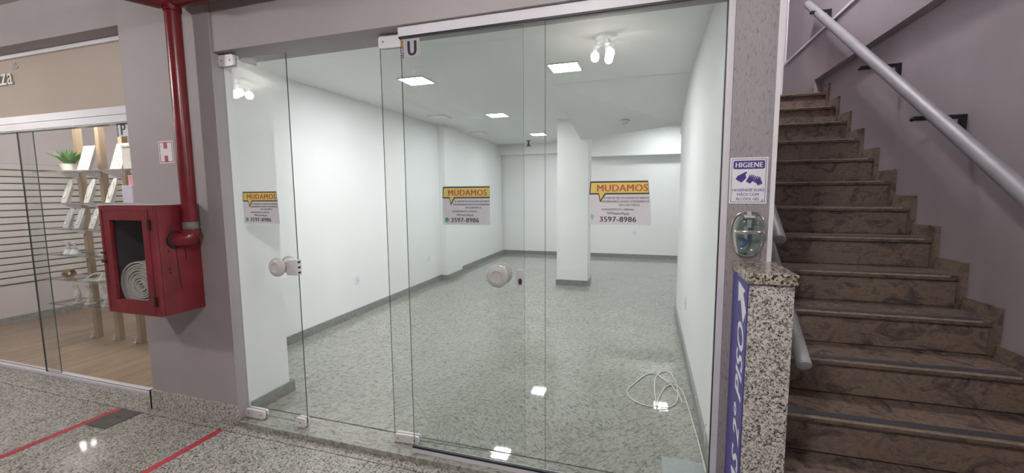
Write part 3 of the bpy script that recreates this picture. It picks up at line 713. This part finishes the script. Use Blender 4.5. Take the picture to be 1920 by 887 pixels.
tube('hose_tail', spline([(cxh+.04, 1.80, czh+.152), (-2.86, 1.82, 1.12), (-2.82, 1.85, 1.17), (-2.80, 1.86, 1.22), (-2.76, 1.85, 1.235)], 6), .017, M['hose'], hz, 10)

pp = thing('fire_pipe', (-2.66, 1.9, 1.2), 'red painted fire water pipe running down the pillar into the cabinet', 'pipe')
PX, PY, PR = -2.672, 1.895, .0415
tube('vertical_pipe', [(PX, PY, 1.30), (PX, PY, 1.9), (PX, PY, 2.56)], PR, M['red_p'], pp, 24)
tube('sealing_tape', [(PX, PY, 1.285), (PX, PY, 1.335)], PR+.0015, M['grey_tape'], pp, 24)
tube('elbow', spline([(PX, PY, 1.29), (PX+.002, PY-.004, 1.255), (PX-.006, PY-.022, 1.232), (PX-.03, PY-.045, 1.228), (cx1+.001, PY-.056, 1.228)], 5), [PR*1.12]*21, M['red_p'], pp, 20)
tube('elbow_collar', [(PX, PY, 1.262), (PX, PY, 1.288)], PR*1.26, M['red_p'], pp, 24)
lathe('inlet_ring', [(.052, .0005), (.052, .012), (.044, .014), (0, .014)], M['dark'], pp, Fr((cx1, PY-.06, 1.228), (0, 1, 0), (0, 0, 1), (1, 0, 0)), 24)
tube('tee_joint', [(PX, PY, 2.562), (PX, PY, 2.60), (PX, PY, 2.67)], PR*1.12, M['red_p'], pp, 24)
tube('horizontal_pipe', [(PX, PY, 2.625), (-1.0, PY, 2.63), (.45, PY, 2.635)], .046, M['red_p'], pp, 20)
tube('horizontal_pipe', [(PX, PY, 2.64), (PX-.05, 1.86, 2.65), (-2.79, 1.74, 2.66), (-2.80, .5, 2.66), (-2.80, -3.9, 2.66)], [.058, .076, .083, .083, .083], M['red_p'], pp, 20)
tube('tee_flange', [(-2.797, 1.60, 2.66), (-2.797, 1.54, 2.66)], .096, M['red_p'], pp, 20)
hh = thing('hydrant_sign', (-2.956, 1.984, 1.704), 'small white and red H hydrant sign on the pillar', 'sign')
fr = FRONT(-3.022, 1.9845, 1.703); wd, ht = .128, .140
boxes('plate', [(0, wd, 0, ht, 0, .002)], M['signw'], hh, fr)
boxes('red_panel', [(a, b, c, d, .0021, .0026) for a, b, c, d in frame_strip(.006, wd-.006, .006, ht-.006, .005)] + [(.046, .078, .011, .048, .0021, .0026), (.046, .078, ht-.048, ht-.011, .0021, .0026)], M['signr'], hh, fr)
prism('maker_triangle', [(.016, ht-.036), (.028, ht-.036), (.022, ht-.024)], .0021, .0025, M['plate'], hh, fr)

# ---- floor tapes and floor cover
for x, y0, lab in ((-3.532, 1.902, 'red floor tape line starting beside the dark floor cover'), (-2.575, 1.905, 'red floor tape line ending at the narrow glass door')):
    tag(box('floor_tape', x-.024, x+.024, -.6, y0, .0003, .0012, M['tape']), lab, 'tape', 'red tape lines on the corridor floor')
fc = thing('floor_cover', (-3.41, 1.8, 0), 'dark rectangular metal cover set in the corridor floor', 'floor cover')
box('cover_plate', -3.506, -3.309, 1.69, 1.906, .0004, .003, M['iron'], fc)
box('lift_hole', -3.42, -3.39, 1.815, 1.825, .0031, .0036, M['dark'], fc)

# ================================================================== neighbouring shop on the left
XL = -7.13
fn = tag(box('floor_neighbour', XL-.1, -3.46, 2.14, 7.2, -.2, -.009, M['grout']), 'light oak laminate floor of the neighbouring shop', 'floor', kind='structure')
pw = .19
for i in range(20):
    x0 = XL+pw*i; x1 = min(x0+pw-.0015, -3.47)
    if x1 <= x0+.02: break
    y = 2.145-((i*.47) % 1.25)
    while y < 7.2:
        a, b = max(y, 2.145), min(y+1.25-.0015, 7.19)
        if b-a > .03: box('floor_plank', x0, x1, a, b, -.009, 0, M['wood'], fn)
        y += 1.25
nl = tag(box('wall_neighbour_left', XL-.12, XL, 2.13, 7.2, 0, 2.9, M['neigh']), 'pale wall with white slat boards in the neighbouring shop', 'wall', kind='structure')
z = .468
box('slat_backing', XL+.0005, XL+.004, 2.4, 7.1, .46, 1.88, M['groove'], nl)
for i in range(18): box('slat', XL+.0045, XL+.018, 2.4, 7.1, z+.0787*i+.0075, z+.0787*(i+1)-.0075, M['slat'], nl)
tag(box('baseboard_neighbour', XL+.0005, XL+.014, 2.2, 7.1, .001, .085, M['base_gray']), 'dark skirting along the slat board wall of the neighbouring shop', 'skirting', kind='structure')
tag(box('wall_neighbour_back', XL-.1, -3.46, 7.2, 7.3, 0, 2.9, M['neigh']), 'pale back wall of the neighbouring shop', 'wall', kind='structure')
tag(box('wall_neighbour_right', -3.57, -3.46, 2.405, 7.2, 0, 2.9, M['neigh']), 'pale right wall of the neighbouring shop behind the pillar', 'wall', kind='structure')
tag(box('ceiling_neighbour', XL-.1, -3.46, 2.225, 7.3, 2.75, 2.85, M['neigh']), 'pale ceiling of the neighbouring shop', 'ceiling', kind='structure')
tag(box('wall_beyond_neighbour', -10.6, XL-.121, 2.13, 2.25, 0, 2.594, M['mauve']), 'mauve wall beyond the neighbouring shop', 'wall', kind='structure')
sg = thing('shop_sign_board', (-5.2, 2.13, 2.12), 'beige fascia board with white raised letters over the neighbouring shop', 'sign')
box('fascia_board', XL, -3.302, 2.12, 2.15, 2.122, 2.562, M['beige'], sg)
box('top_strip', XL, -3.302, 2.10, 2.15, 2.5625, 2.594, M['signw'], sg)
fsn = FRONT(0, 2.1195, 0)
for ch, xx, ww in (('z', -4.972, .07), ('z', -4.902, .066), ('a', -4.824, .062)):
    t1 = text('raised_letter', ch, .128, M['lside'], sg, fsn, xx+.03, 2.374, -.012, 'CENTER', depth=.012, width=ww, z0=.0)
    text('letter_face', ch, .128, M['letter'], t1, fsn, xx+.03, 2.374, -.006, 'CENTER', depth=.002, width=ww, z0=.0122)
for i, a in enumerate((.4, 1.2, 2.0, 2.7)):
    c = (-4.738, 2.485)
    P = [(c[0]+.055*k*math.cos(a)+s*.011*math.sin(math.pi*k)*-math.sin(a), c[1]+.055*k*math.sin(a)+s*.011*math.sin(math.pi*k)*math.cos(a)) for s, k in ((1, 0), (1, .3), (1, .7), (1, 1), (-1, .7), (-1, .3))]
    prism('flower_petal', P, .0005, .003, M['plate'], sg, fsn)
hd = thing('window_head_rail', (-5.2, 2.13, 2.0), 'white aluminium head and sill rails of the neighbouring shop window', 'window frame', kind='structure')
box('head_rail', XL, -3.302, 2.095, 2.165, 2.068, 2.121, M['alu'], hd)
box('head_rail', XL, -3.302, 2.10, 2.165, 2.016, 2.066, M['alu'], hd)
box('gasket', XL, -3.302, 2.104, 2.16, 2.006, 2.0155, M['base_gray'], hd)
box('sill_rail', XL, -3.302, 2.105, 2.165, .001, .022, M['alu'], hd)
box('side_rail', -3.36, -3.302, 2.12, 2.15, .022, 2.006, M['alu'], hd)
w3 = thing('window_3', (-5.8, 2.125, .02), 'left sliding glass pane of the neighbouring shop window', 'glass pane', kind='structure')
pane('glass_pane', XL+.01, -4.66, .0225, 2.0055, 2.138, w3, mat='glass_n')
w4 = thing('window_4', (-4.1, 2.12, .02), 'right sliding glass pane of the neighbouring shop window', 'glass pane', kind='structure')
pane('glass_pane', -4.815, -3.361, .0225, 2.0055, 2.118, w4, mat='glass_n')
box('edge_profile', -4.819, -4.8155, 2.117, 2.127, .0225, 2.0055, M['dark'], w4)
shop_plate(-3.648, 1.918, 2.1265, 'P', 'small plate with a dark letter half hidden behind the pillar', .098, .118, 'signw')

# display stand with glass shelves
ds = thing('display_stand', (-5.22, 2.8, 0), 'oak post display stand with glass shelves in the neighbouring shop', 'display stand')
for x in (-5.555, -5.215, -4.885):
    ps = box('post', x-.027, x+.027, 2.86, 2.91, .001, 2.74, M['post'], ds)
    boxes('foot_bracket', [(x-.040, x-.0275, 2.845, 2.885, .0015, .06), (x-.075, x-.0275, 2.845, 2.885, .001, .010)], M['plast'], ps)
SH = [1.735, 1.428, 1.18, .925, .678, .425]; shelves = []
for i, zz in enumerate(SH):
    V = boxv(-5.74, -4.35 if i < 2 else -4.5, 2.60, 2.856, zz-.008, zz)
    make('glass_shelf', V, BF, None, ds, mats=[M['glass_n'], M['shelf_edge']], midx=[0, 0, 1, 1, 1, 1])
    for x in (-5.555, -5.215, -4.885):
        prism('shelf_bracket', [(2.68, zz-.0085), (2.858, zz-.0085), (2.858, zz-.075)], x-.008, x+.008, M['plast'], ds, Fr((0, 0, 0), (0, 1, 0), (0, 0, 1), (1, 0, 0)))
# plant
pl = thing('potted_plant', (-5.40, 2.72, SH[0]), 'small bushy green plant in a ribbed cream pot on the top shelf', 'plant')
fp = Fr((-5.40, 2.72, SH[0]))
lathe('pot', [(.048, .001), (.060, .012), (.058, .016), (.064, .03), (.062, .034), (.068, .05), (.066, .054), (.072, .074), (.062, .074), (.06, .06), (0, .06)], M['pot'], pl, fp, 24)
V, F = [], []
for i in range(130):
    a = random.uniform(0, 2*math.pi); L = random.uniform(.10, .24); sp = random.uniform(.15, .85); wv = random.uniform(.006, .011)
    dx, dy = math.cos(a), math.sin(a); n0 = len(V)
    for k in range(6):
        t = k/5; rr = .03*sp+L*sp*.85*t; hz_ = .06+L*.75*(t-.42*sp*t*t); ww = wv*math.sin(math.pi*(.12+.86*t))
        c = fp(dx*rr, dy*rr*.8, hz_)
        V += [c+Vector((-dy, dx, 0))*ww, c+Vector((0, 0, -.002)), c-Vector((-dy, dx, 0))*ww]
    for k in range(5):
        b = n0+k*3; F += [(b, b+1, b+4, b+3), (b+1, b+2, b+5, b+4)]
tag(make('foliage', V, F, M['leaf'], pl, smooth=True), kind='stuff')
def card(x, z, wd, ht, label, dots=True):
    t = thing('earring_card', (x, 2.72, z), label, 'display card', 'jewellery displays on the glass shelves')
    fr = Fr((x, 2.70, z+.001), (1, 0, 0), (0, .28, .96), (0, -.96, .28))
    pts = [(-wd/2, 0), (wd/2, 0), (wd/2+.012, ht), (-wd/2+.012, ht)]
    prism('card', pts, 0, .006, M['card'], t, fr)
    prism('prop', [(-.02, .01), (.02, .01), (.03, ht*.8), (0, ht*.8)], -.05, -.003, M['pearl'], t, fr)
    if dots:
        L = []
        for r_ in range(5):
            for c_ in range(4):
                px_, py_ = -wd*.34+wd*.22*c_, .035+ht*.17*r_
                L.append([(px_+.004*math.cos(q), py_+.004*math.sin(q)) for q in (0, 1.05, 2.1, 3.14, 4.2, 5.24)])
        tag(prisms('ear_studs', L, .0062, .010, M['silver'], t, fr), kind='stuff')
    return t
card(-5.17, SH[0], .17, .25, 'white earring card with silver studs beside the plant')
card(-4.70, SH[0], .16, .255, 'grey earring card leaning right of the middle oak post')
bx = thing('white_box', (-4.5, 2.75, SH[0]), 'plain white display box at the right end of the top shelf', 'box')
box('box_body', -4.60, -4.38, 2.70, 2.84, SH[0]+.001, SH[0]+.20, M['slat'], bx, bev=.003)
box('box_lid', -4.605, -4.375, 2.695, 2.845, SH[0]+.2015, SH[0]+.222, M['card'], bx, bev=.002)
def bust(x, z, h, label, mat='card'):
    t = thing('necklace_stand', (x, 2.72, z), label, 'necklace stand', 'jewellery displays on the glass shelves')
    fr = Fr((x, 2.68, z+.001), (1, 0, 0), (0, .26, .966), (0, -.966, .26))
    prism('stand_face', [(-.05, 0), (.022, 0), (.042, h*.45), (.05, h*.78), (.045, h), (-.002, h), (-.022, h*.8), (-.045, h*.45)], 0, .010, M[mat], t, fr, bev=.002)
    prism('stand_leg', [(-.012, .01), (.012, .01), (.015, h*.7), (0, h*.7)], -.03, -.001, M[mat], t, fr)
    P = spline([fr(-.02, h*.85, .016), fr(-.028, h*.5, .016), fr(-.01, h*.22, .016), fr(.018, h*.25, .016), fr(.034, h*.55, .016), fr(.02, h*.88, .016)], 5)
    nk = tube('necklace', P, .0018, M['silver'], t, 6)
    lathe('pendant', [(0, 0), (.008, .003), (.008, .006), (0, .009)], M['silver'], nk, Fr(fr(0, h*.2, .015), fr.x, fr.y, fr.z), 10)
    return t
for x, lab in ((-5.45, 'white necklace stand nearest the left end of the second shelf'), (-5.11, 'white necklace stand between the two left posts on second shelf'), (-4.80, 'white necklace stand right of the middle post on second shelf')):
    bust(x, SH[1], .235, lab)
lb = thing('lavender_box', (-4.5, 2.72, SH[1]), 'lavender gift box with pink card at the right of the second shelf', 'box')
box('box_body', -4.58, -4.44, 2.66, 2.78, SH[1]+.001, SH[1]+.16, M['lav'], lb, bev=.003)
box('pink_card', -4.55, -4.45, 2.70, 2.71, SH[1]+.1615, SH[1]+.255, M['pink'], lb)
for x, lab, m in ((-5.47, 'clear necklace stand at the left end of the third shelf', 'pearl'), (-5.30, 'clear necklace stand second from left on the third shelf', 'pearl'), (-5.08, 'white necklace stand right of the left post on third shelf', 'card')):
    bust(x, SH[2], .20, lab, m)
def ringcone(x, z, label):
    t = thing('ring_holder', (x, 2.70, z), label, 'ring holder', 'jewellery displays on the glass shelves')
    f = Fr((x, 2.70, z))
    lathe('cone', [(.045, .001), (.042, .008), (.02, .05), (.012, .085), (.02, .10), (.016, .115), (0, .12)], M['pearl'], t, f, 14)
    tube('ring', [f(.022*math.cos(q), .022*math.sin(q), .055) for q in [math.pi*i/6 for i in range(12)]], .003, M['silver'], t, 6, closed=True)
ringcone(-5.53, SH[3], 'clear ring holder near the left end of the fourth shelf')
ringcone(-5.43, SH[3], 'clear ring holder beside the left post on the fourth shelf')
ct = thing('earring_stand', (-5.03, 2.72, SH[3]), 'small white cross shaped earring stand on the fourth shelf', 'earring stand')
boxes('cross_bar', [(-5.075, -4.985, 2.715, 2.725, SH[3]+.10, SH[3]+.112)], M['slat'], ct)
boxes('upright', [(-5.036, -5.024, 2.715, 2.725, SH[3]+.012, SH[3]+.13), (-5.07, -4.99, 2.69, 2.75, SH[3]+.001, SH[3]+.012)], M['slat'], ct)
bgl = thing('bangle_roll', (-5.56, 2.70, SH[4]), 'gold bangle near the left end of the fifth shelf', 'bangle')
fb = Fr((-5.56, 2.70, SH[4]+.042), (0, 1, 0), (0, 0, 1), (1, .3, 0))
for k in range(4): tube('bangle_band', [fb(.035*math.cos(q), .035*math.sin(q), -.024+.016*k) for q in [math.pi*i/8 for i in range(16)]], .0065, M['gold'], bgl, 8, closed=True)
nr = thing('neck_ring', (-5.12, 2.70, SH[4]), 'white curved neck ring lying on the fifth shelf', 'neck ring')
tube('ring_band', spline([(-5.24, 2.66, SH[4]+.008), (-5.2, 2.70, SH[4]+.05), (-5.12, 2.73, SH[4]+.065), (-5.06, 2.70, SH[4]+.05), (-5.03, 2.66, SH[4]+.008)], 6), .007, M['slat'], nr, 8)
box('tray', -5.26, -5.0, 2.64, 2.80, SH[4]+.0005, SH[4]+.006, M['pearl'], nr)
def handform(x, z, label, s=1.0):
    """display hand: palm and five fingers as one continuous skinned figure"""
    t = thing('display_hand', (x, 2.71, z), label, 'display hand', 'white display hands on the lowest shelf')
    pts = [(0, 0, 0), (0, 0, .03), (0, .0, .065)]; ed = [(0, 1), (1, 2)]; rad = [.030, .022, .030]
    def chain(root, P, R):
        prev = root
        for p_, r_ in zip(P, R):
            pts.append(p_); rad.append(r_); ed.append((prev, len(pts)-1)); prev = len(pts)-1
    chain(2, [(-.026, 0, .085), (-.036, -.004, .115), (-.042, -.01, .135)], [.010, .0085, .0065])
    chain(2, [(-.009, 0, .093), (-.012, -.003, .128), (-.015, -.008, .153)], [.011, .009, .007])
    chain(2, [(.008, 0, .093), (.011, -.003, .127), (.013, -.008, .150)], [.011, .009, .007])
    chain(2, [(.024, 0, .086), (.032, -.004, .112), (.037, -.008, .130)], [.010, .008, .006])
    chain(1, [(.030, -.006, .050), (.052, -.012, .070), (.063, -.015, .088)], [.014, .010, .008])
    me = bpy.data.meshes.new('hand'); me.from_pydata([(p[0]*s, p[1]*s, p[2]*s) for p in pts], ed, [])
    ob = bpy.data.objects.new('hand', me); COL.objects.link(ob)
    sk = ob.modifiers.new('skin', 'SKIN'); sk.branch_smoothing = .4
    for i, v in enumerate(me.skin_vertices[0].data): v.radius = (rad[i]*s, rad[i]*s*.8); v.use_root = (i == 0)
    sb = ob.modifiers.new('sub', 'SUBSURF'); sb.levels = 1; sb.render_levels = 1
    m2 = bpy.data.meshes.new_from_object(ob.evaluated_get(bpy.context.evaluated_depsgraph_get()))
    V = [v.co.copy() for v in m2.vertices]; F = [tuple(p.vertices) for p in m2.polygons]
    bpy.data.objects.remove(ob)
    zmin = min(v.z for v in V)
    make('hand', [Vector((x+v.x, 2.71+v.y, z+.006+v.z-zmin)) for v in V], F, M['slat'], t, smooth=True)
    lathe('hand_base', [(.036*s, .0005), (.036*s, .006), (0, .006)], M['slat'], t, Fr((x, 2.71, z)), 20)
handform(-5.48, SH[5], 'white display hand nearest the left end of the lowest shelf', 1.25)
handform(-5.30, SH[5], 'white display hand between the two left posts on lowest shelf', 1.25)
handform(-5.05, SH[5], 'white display hand half hidden behind the red cabinet', 1.25)

# ================================================================== lamps
def led(x, y, lit, label, zc=CZ, s=.125, sy=None):
    t = thing('ceiling_panel_light', (x, y, zc), label, 'ceiling light', 'square led panels in the shop ceiling')
    sy = sy or s
    boxes('light_frame', [(x-s-.012, x+s+.012, y-sy-.012, y-sy, zc-.012, zc-.0005), (x-s-.012, x+s+.012, y+sy, y+sy+.012, zc-.012, zc-.0005), (x-s-.012, x-s, y-sy, y+sy, zc-.012, zc-.0005), (x+s, x+s+.012, y-sy, y+sy, zc-.012, zc-.0005)], M['plast'], t)
    box('diffuser', x-s, x+s, y-sy, y+sy, zc-.010, zc-.001, M['led' if lit else 'off'], t)
led(-2.20, 3.85, True, 'lit ceiling panel nearest the glass left of the centre')
led(-.735, 3.88, True, 'lit ceiling panel nearest the right wall of the shop')
led(-2.09, 5.90, True, 'lit ceiling panel in the middle of the shop ceiling')
led(-2.04, 8.1, True, 'lit ceiling panel farthest back beside the red sprinkler')
led(-2.93, 5.75, False, 'unlit ceiling panel nearest along the left wall')
led(-3.05, 7.55, False, 'unlit ceiling panel farthest along the left wall', s=.11)
led(.32, 8.6, True, 'lit ceiling panel hidden behind the sloping ceiling box', HZ)
led(1.75, 7.1, True, 'lit ceiling panel over the hidden side area', HZ)
def bulb_fixture(x, y, zc, label, mat, spots, drop=.13):
    t = thing('spot_light_bar', (x, y, zc), label, 'ceiling lamp', 'ceiling lamps with round bulbs')
    lathe('canopy', [(.105, -.0005), (.105, -.012), (.09, -.026), (.03, -.03), (0, -.03)], M['plast'], t, Fr((x, y, zc)), 24)
    for dx, dy in spots:
        ar = tube('lamp_arm', [(x+dx*.45, y+dy*.45, zc-.026), (x+dx*.9, y+dy*.9, zc-.05), (x+dx, y+dy, zc-.085)], .010, M['plast'], t, 8)
        lathe('lamp_socket', [(.045, -.085), (.045, -.09), (.018, -.094), (.018, -drop+.012), (0, -drop+.012)], M['plast'], t, Fr((x+dx, y+dy, zc)), 14)
        lathe('bulb', [(0, -drop), (.016, -drop-.002), (.033, -drop-.02), (.038, -drop-.045), (.030, -drop-.07), (.014, -drop-.082), (0, -drop-.085)], mat, t, Fr((x+dx, y+dy, zc)), 12, auto=None)
tri = [(.085*math.cos(a), .085*math.sin(a)) for a in (-1.2, .9, 3.0)]
bulb_fixture(-.41, 0.0, KZ, 'round bulb ceiling lamp above the corridor before the shop', M['bulb'], tri)
bulb_fixture(3.92, 0.0, KZ, 'unseen round bulb lamp added at the right end of the corridor to light the stairs', M['bulb'], tri)  # unseen lamp continuing the row, added to brighten the stair risers
bulb_fixture(-4.74, 0.0, KZ, 'round bulb ceiling lamp above the corridor before the neighbouring shop', M['bulb'], tri)
bulb_fixture(-9.0, -.1, KZ, 'round bulb ceiling lamp at the far left of the corridor', M['bulb'], tri)
bulb_fixture(-5.0, 2.48, 2.75, 'round bulb ceiling lamp inside the neighbouring shop near the window', M['bulb_n'], tri)
bulb_fixture(-5.8, 5.8, 2.75, 'round bulb ceiling lamp at the back of the neighbouring shop', M['bulb_n'], tri)
bulb_fixture(.85, 3.8, 4.75, 'round bulb ceiling lamp at the top of the stairwell', M['bulb_s'], tri)

# ================================================================== small fittings in the empty shop
def outlet(o, nrm, label, h=.115, wd=.07):
    t = thing('wall_outlet', o, label, 'wall outlet', 'white wall outlets in the empty shop')
    nrm = Vector(nrm); fr = Fr(o, Vector((0, 0, 1)).cross(nrm), (0, 0, 1), nrm)
    prism('cover_plate', rrect(-wd/2, wd/2, -h/2, h/2, .008), .0005, .008, M['signw'], t, fr)
    prism('socket', rrect(-.018, .018, -.024, .024, .008), .0082, .010, M['plast'], t, fr)
    for s in (-1, 1): lathe('socket_hole', [(.003, .0101), (.003, .0108), (0, .0108)], M['dark'], t, Fr(fr(.008*s, 0, 0), fr.x, fr.y, fr.z), 8)
outlet((-3.3298, 4.27, .455), (1, 0, 0), 'white wall outlet low on the left wall seen through the doorway')
outlet((-3.3298, 6.05, .44), (1, 0, 0), 'white wall outlet on the left wall before the pilaster')
outlet((-.28, 9.7198, .58), (0, -1, 0), 'white wall outlet on the back wall below the fixed pane notice')
outlet((.3448, 4.10, .485), (-1, 0, 0), 'white wall outlet on the right wall seen edge on')
sp = thing('sprinkler', (-2.50, 9.05, CZ), 'small red sprinkler head on the ceiling near the back wall', 'sprinkler')
lathe('escutcheon', [(.05, -.0005), (.05, -.01), (.018, -.02), (.018, -.07), (.03, -.075), (.03, -.11), (0, -.115)], M['red'], sp, Fr((-2.50, 9.05, CZ)), 14)
lathe('deflector', [(.055, -.116), (.055, -.124), (0, -.124)], M['red'], sp, Fr((-2.50, 9.05, CZ)), 14)
sm = thing('smoke_detector', (-.30, 5.50, 2.352), 'round white smoke detector under the sloping ceiling box', 'smoke detector')
lathe('detector_base', [(.055, -.0005), (.055, -.012), (.048, -.02), (0, -.02)], M['plast'], sm, Fr((-.30, 5.50, 2.352)), 20)
lathe('detector_cap', [(.04, -.0205), (.034, -.038), (.02, -.043), (0, -.043)], M['milky'], sm, Fr((-.30, 5.50, 2.352)), 20)
tag(box('cement_patch', .10, .315, 2.18, 2.378, FZ+.0004, FZ+.006, M['patch'], bev=.002), 'pale grey cement patch on the floor beside the shop glass', 'floor patch')
h0 = FZ+.0055
cp = [(.318, 2.30), (.312, 2.55), (.300, 2.78), (.285, 3.05), (.262, 3.27), (.215, 3.33), (.155, 3.28), (.105, 3.10), (.09, 2.96), (.085, 2.90)]
cl = [(.085, 2.90), (.082, 3.0), (.075, 3.2), (.085, 3.42), (.13, 3.55), (.19, 3.56), (.225, 3.42), (.235, 3.2), (.215, 3.05), (.165, 2.965), (.10, 2.94), (.02, 2.945), (-.06, 2.985), (-.115, 3.08), (-.11, 3.17), (-.05, 3.33), (.01, 3.46), (.07, 3.50), (.14, 3.42), (.2, 3.30), (.24, 3.16), (.255, 3.05)]
cbp = [(x, y, h0+.0008) for x, y in cp]
P = [Vector((x, y, h0)) for x, y in cp+cl[1:]]
P = spline(P, 7)
import itertools
for i in range(len(P)):   # lift where the cable crosses itself
    for j in range(0, i-20):
        if (Vector((P[i].x, P[i].y))-Vector((P[j].x, P[j].y))).length < .012: P[i].z = max(P[i].z, P[j].z+.009)
for _ in range(3):
    zz = [p.z for p in P]
    for i in range(1, len(P)-1): P[i].z = max(zz[i], .5*(zz[i-1]+zz[i+1])-.0008)
tag(tube('loose_cable', P, .0042, M['cable'], None, 8), 'loose white cable looped on the floor by the right wall', 'cable')
tag(tube('wall_wire', spline([(.3435, 2.40, .235), (.325, 2.40, .25), (.318, 2.41, .225), (.322, 2.42, .16), (.325, 2.43, .10)], 6), .003, M['cable'], None, 8), 'thin white wire curling out of the right wall', 'wire')
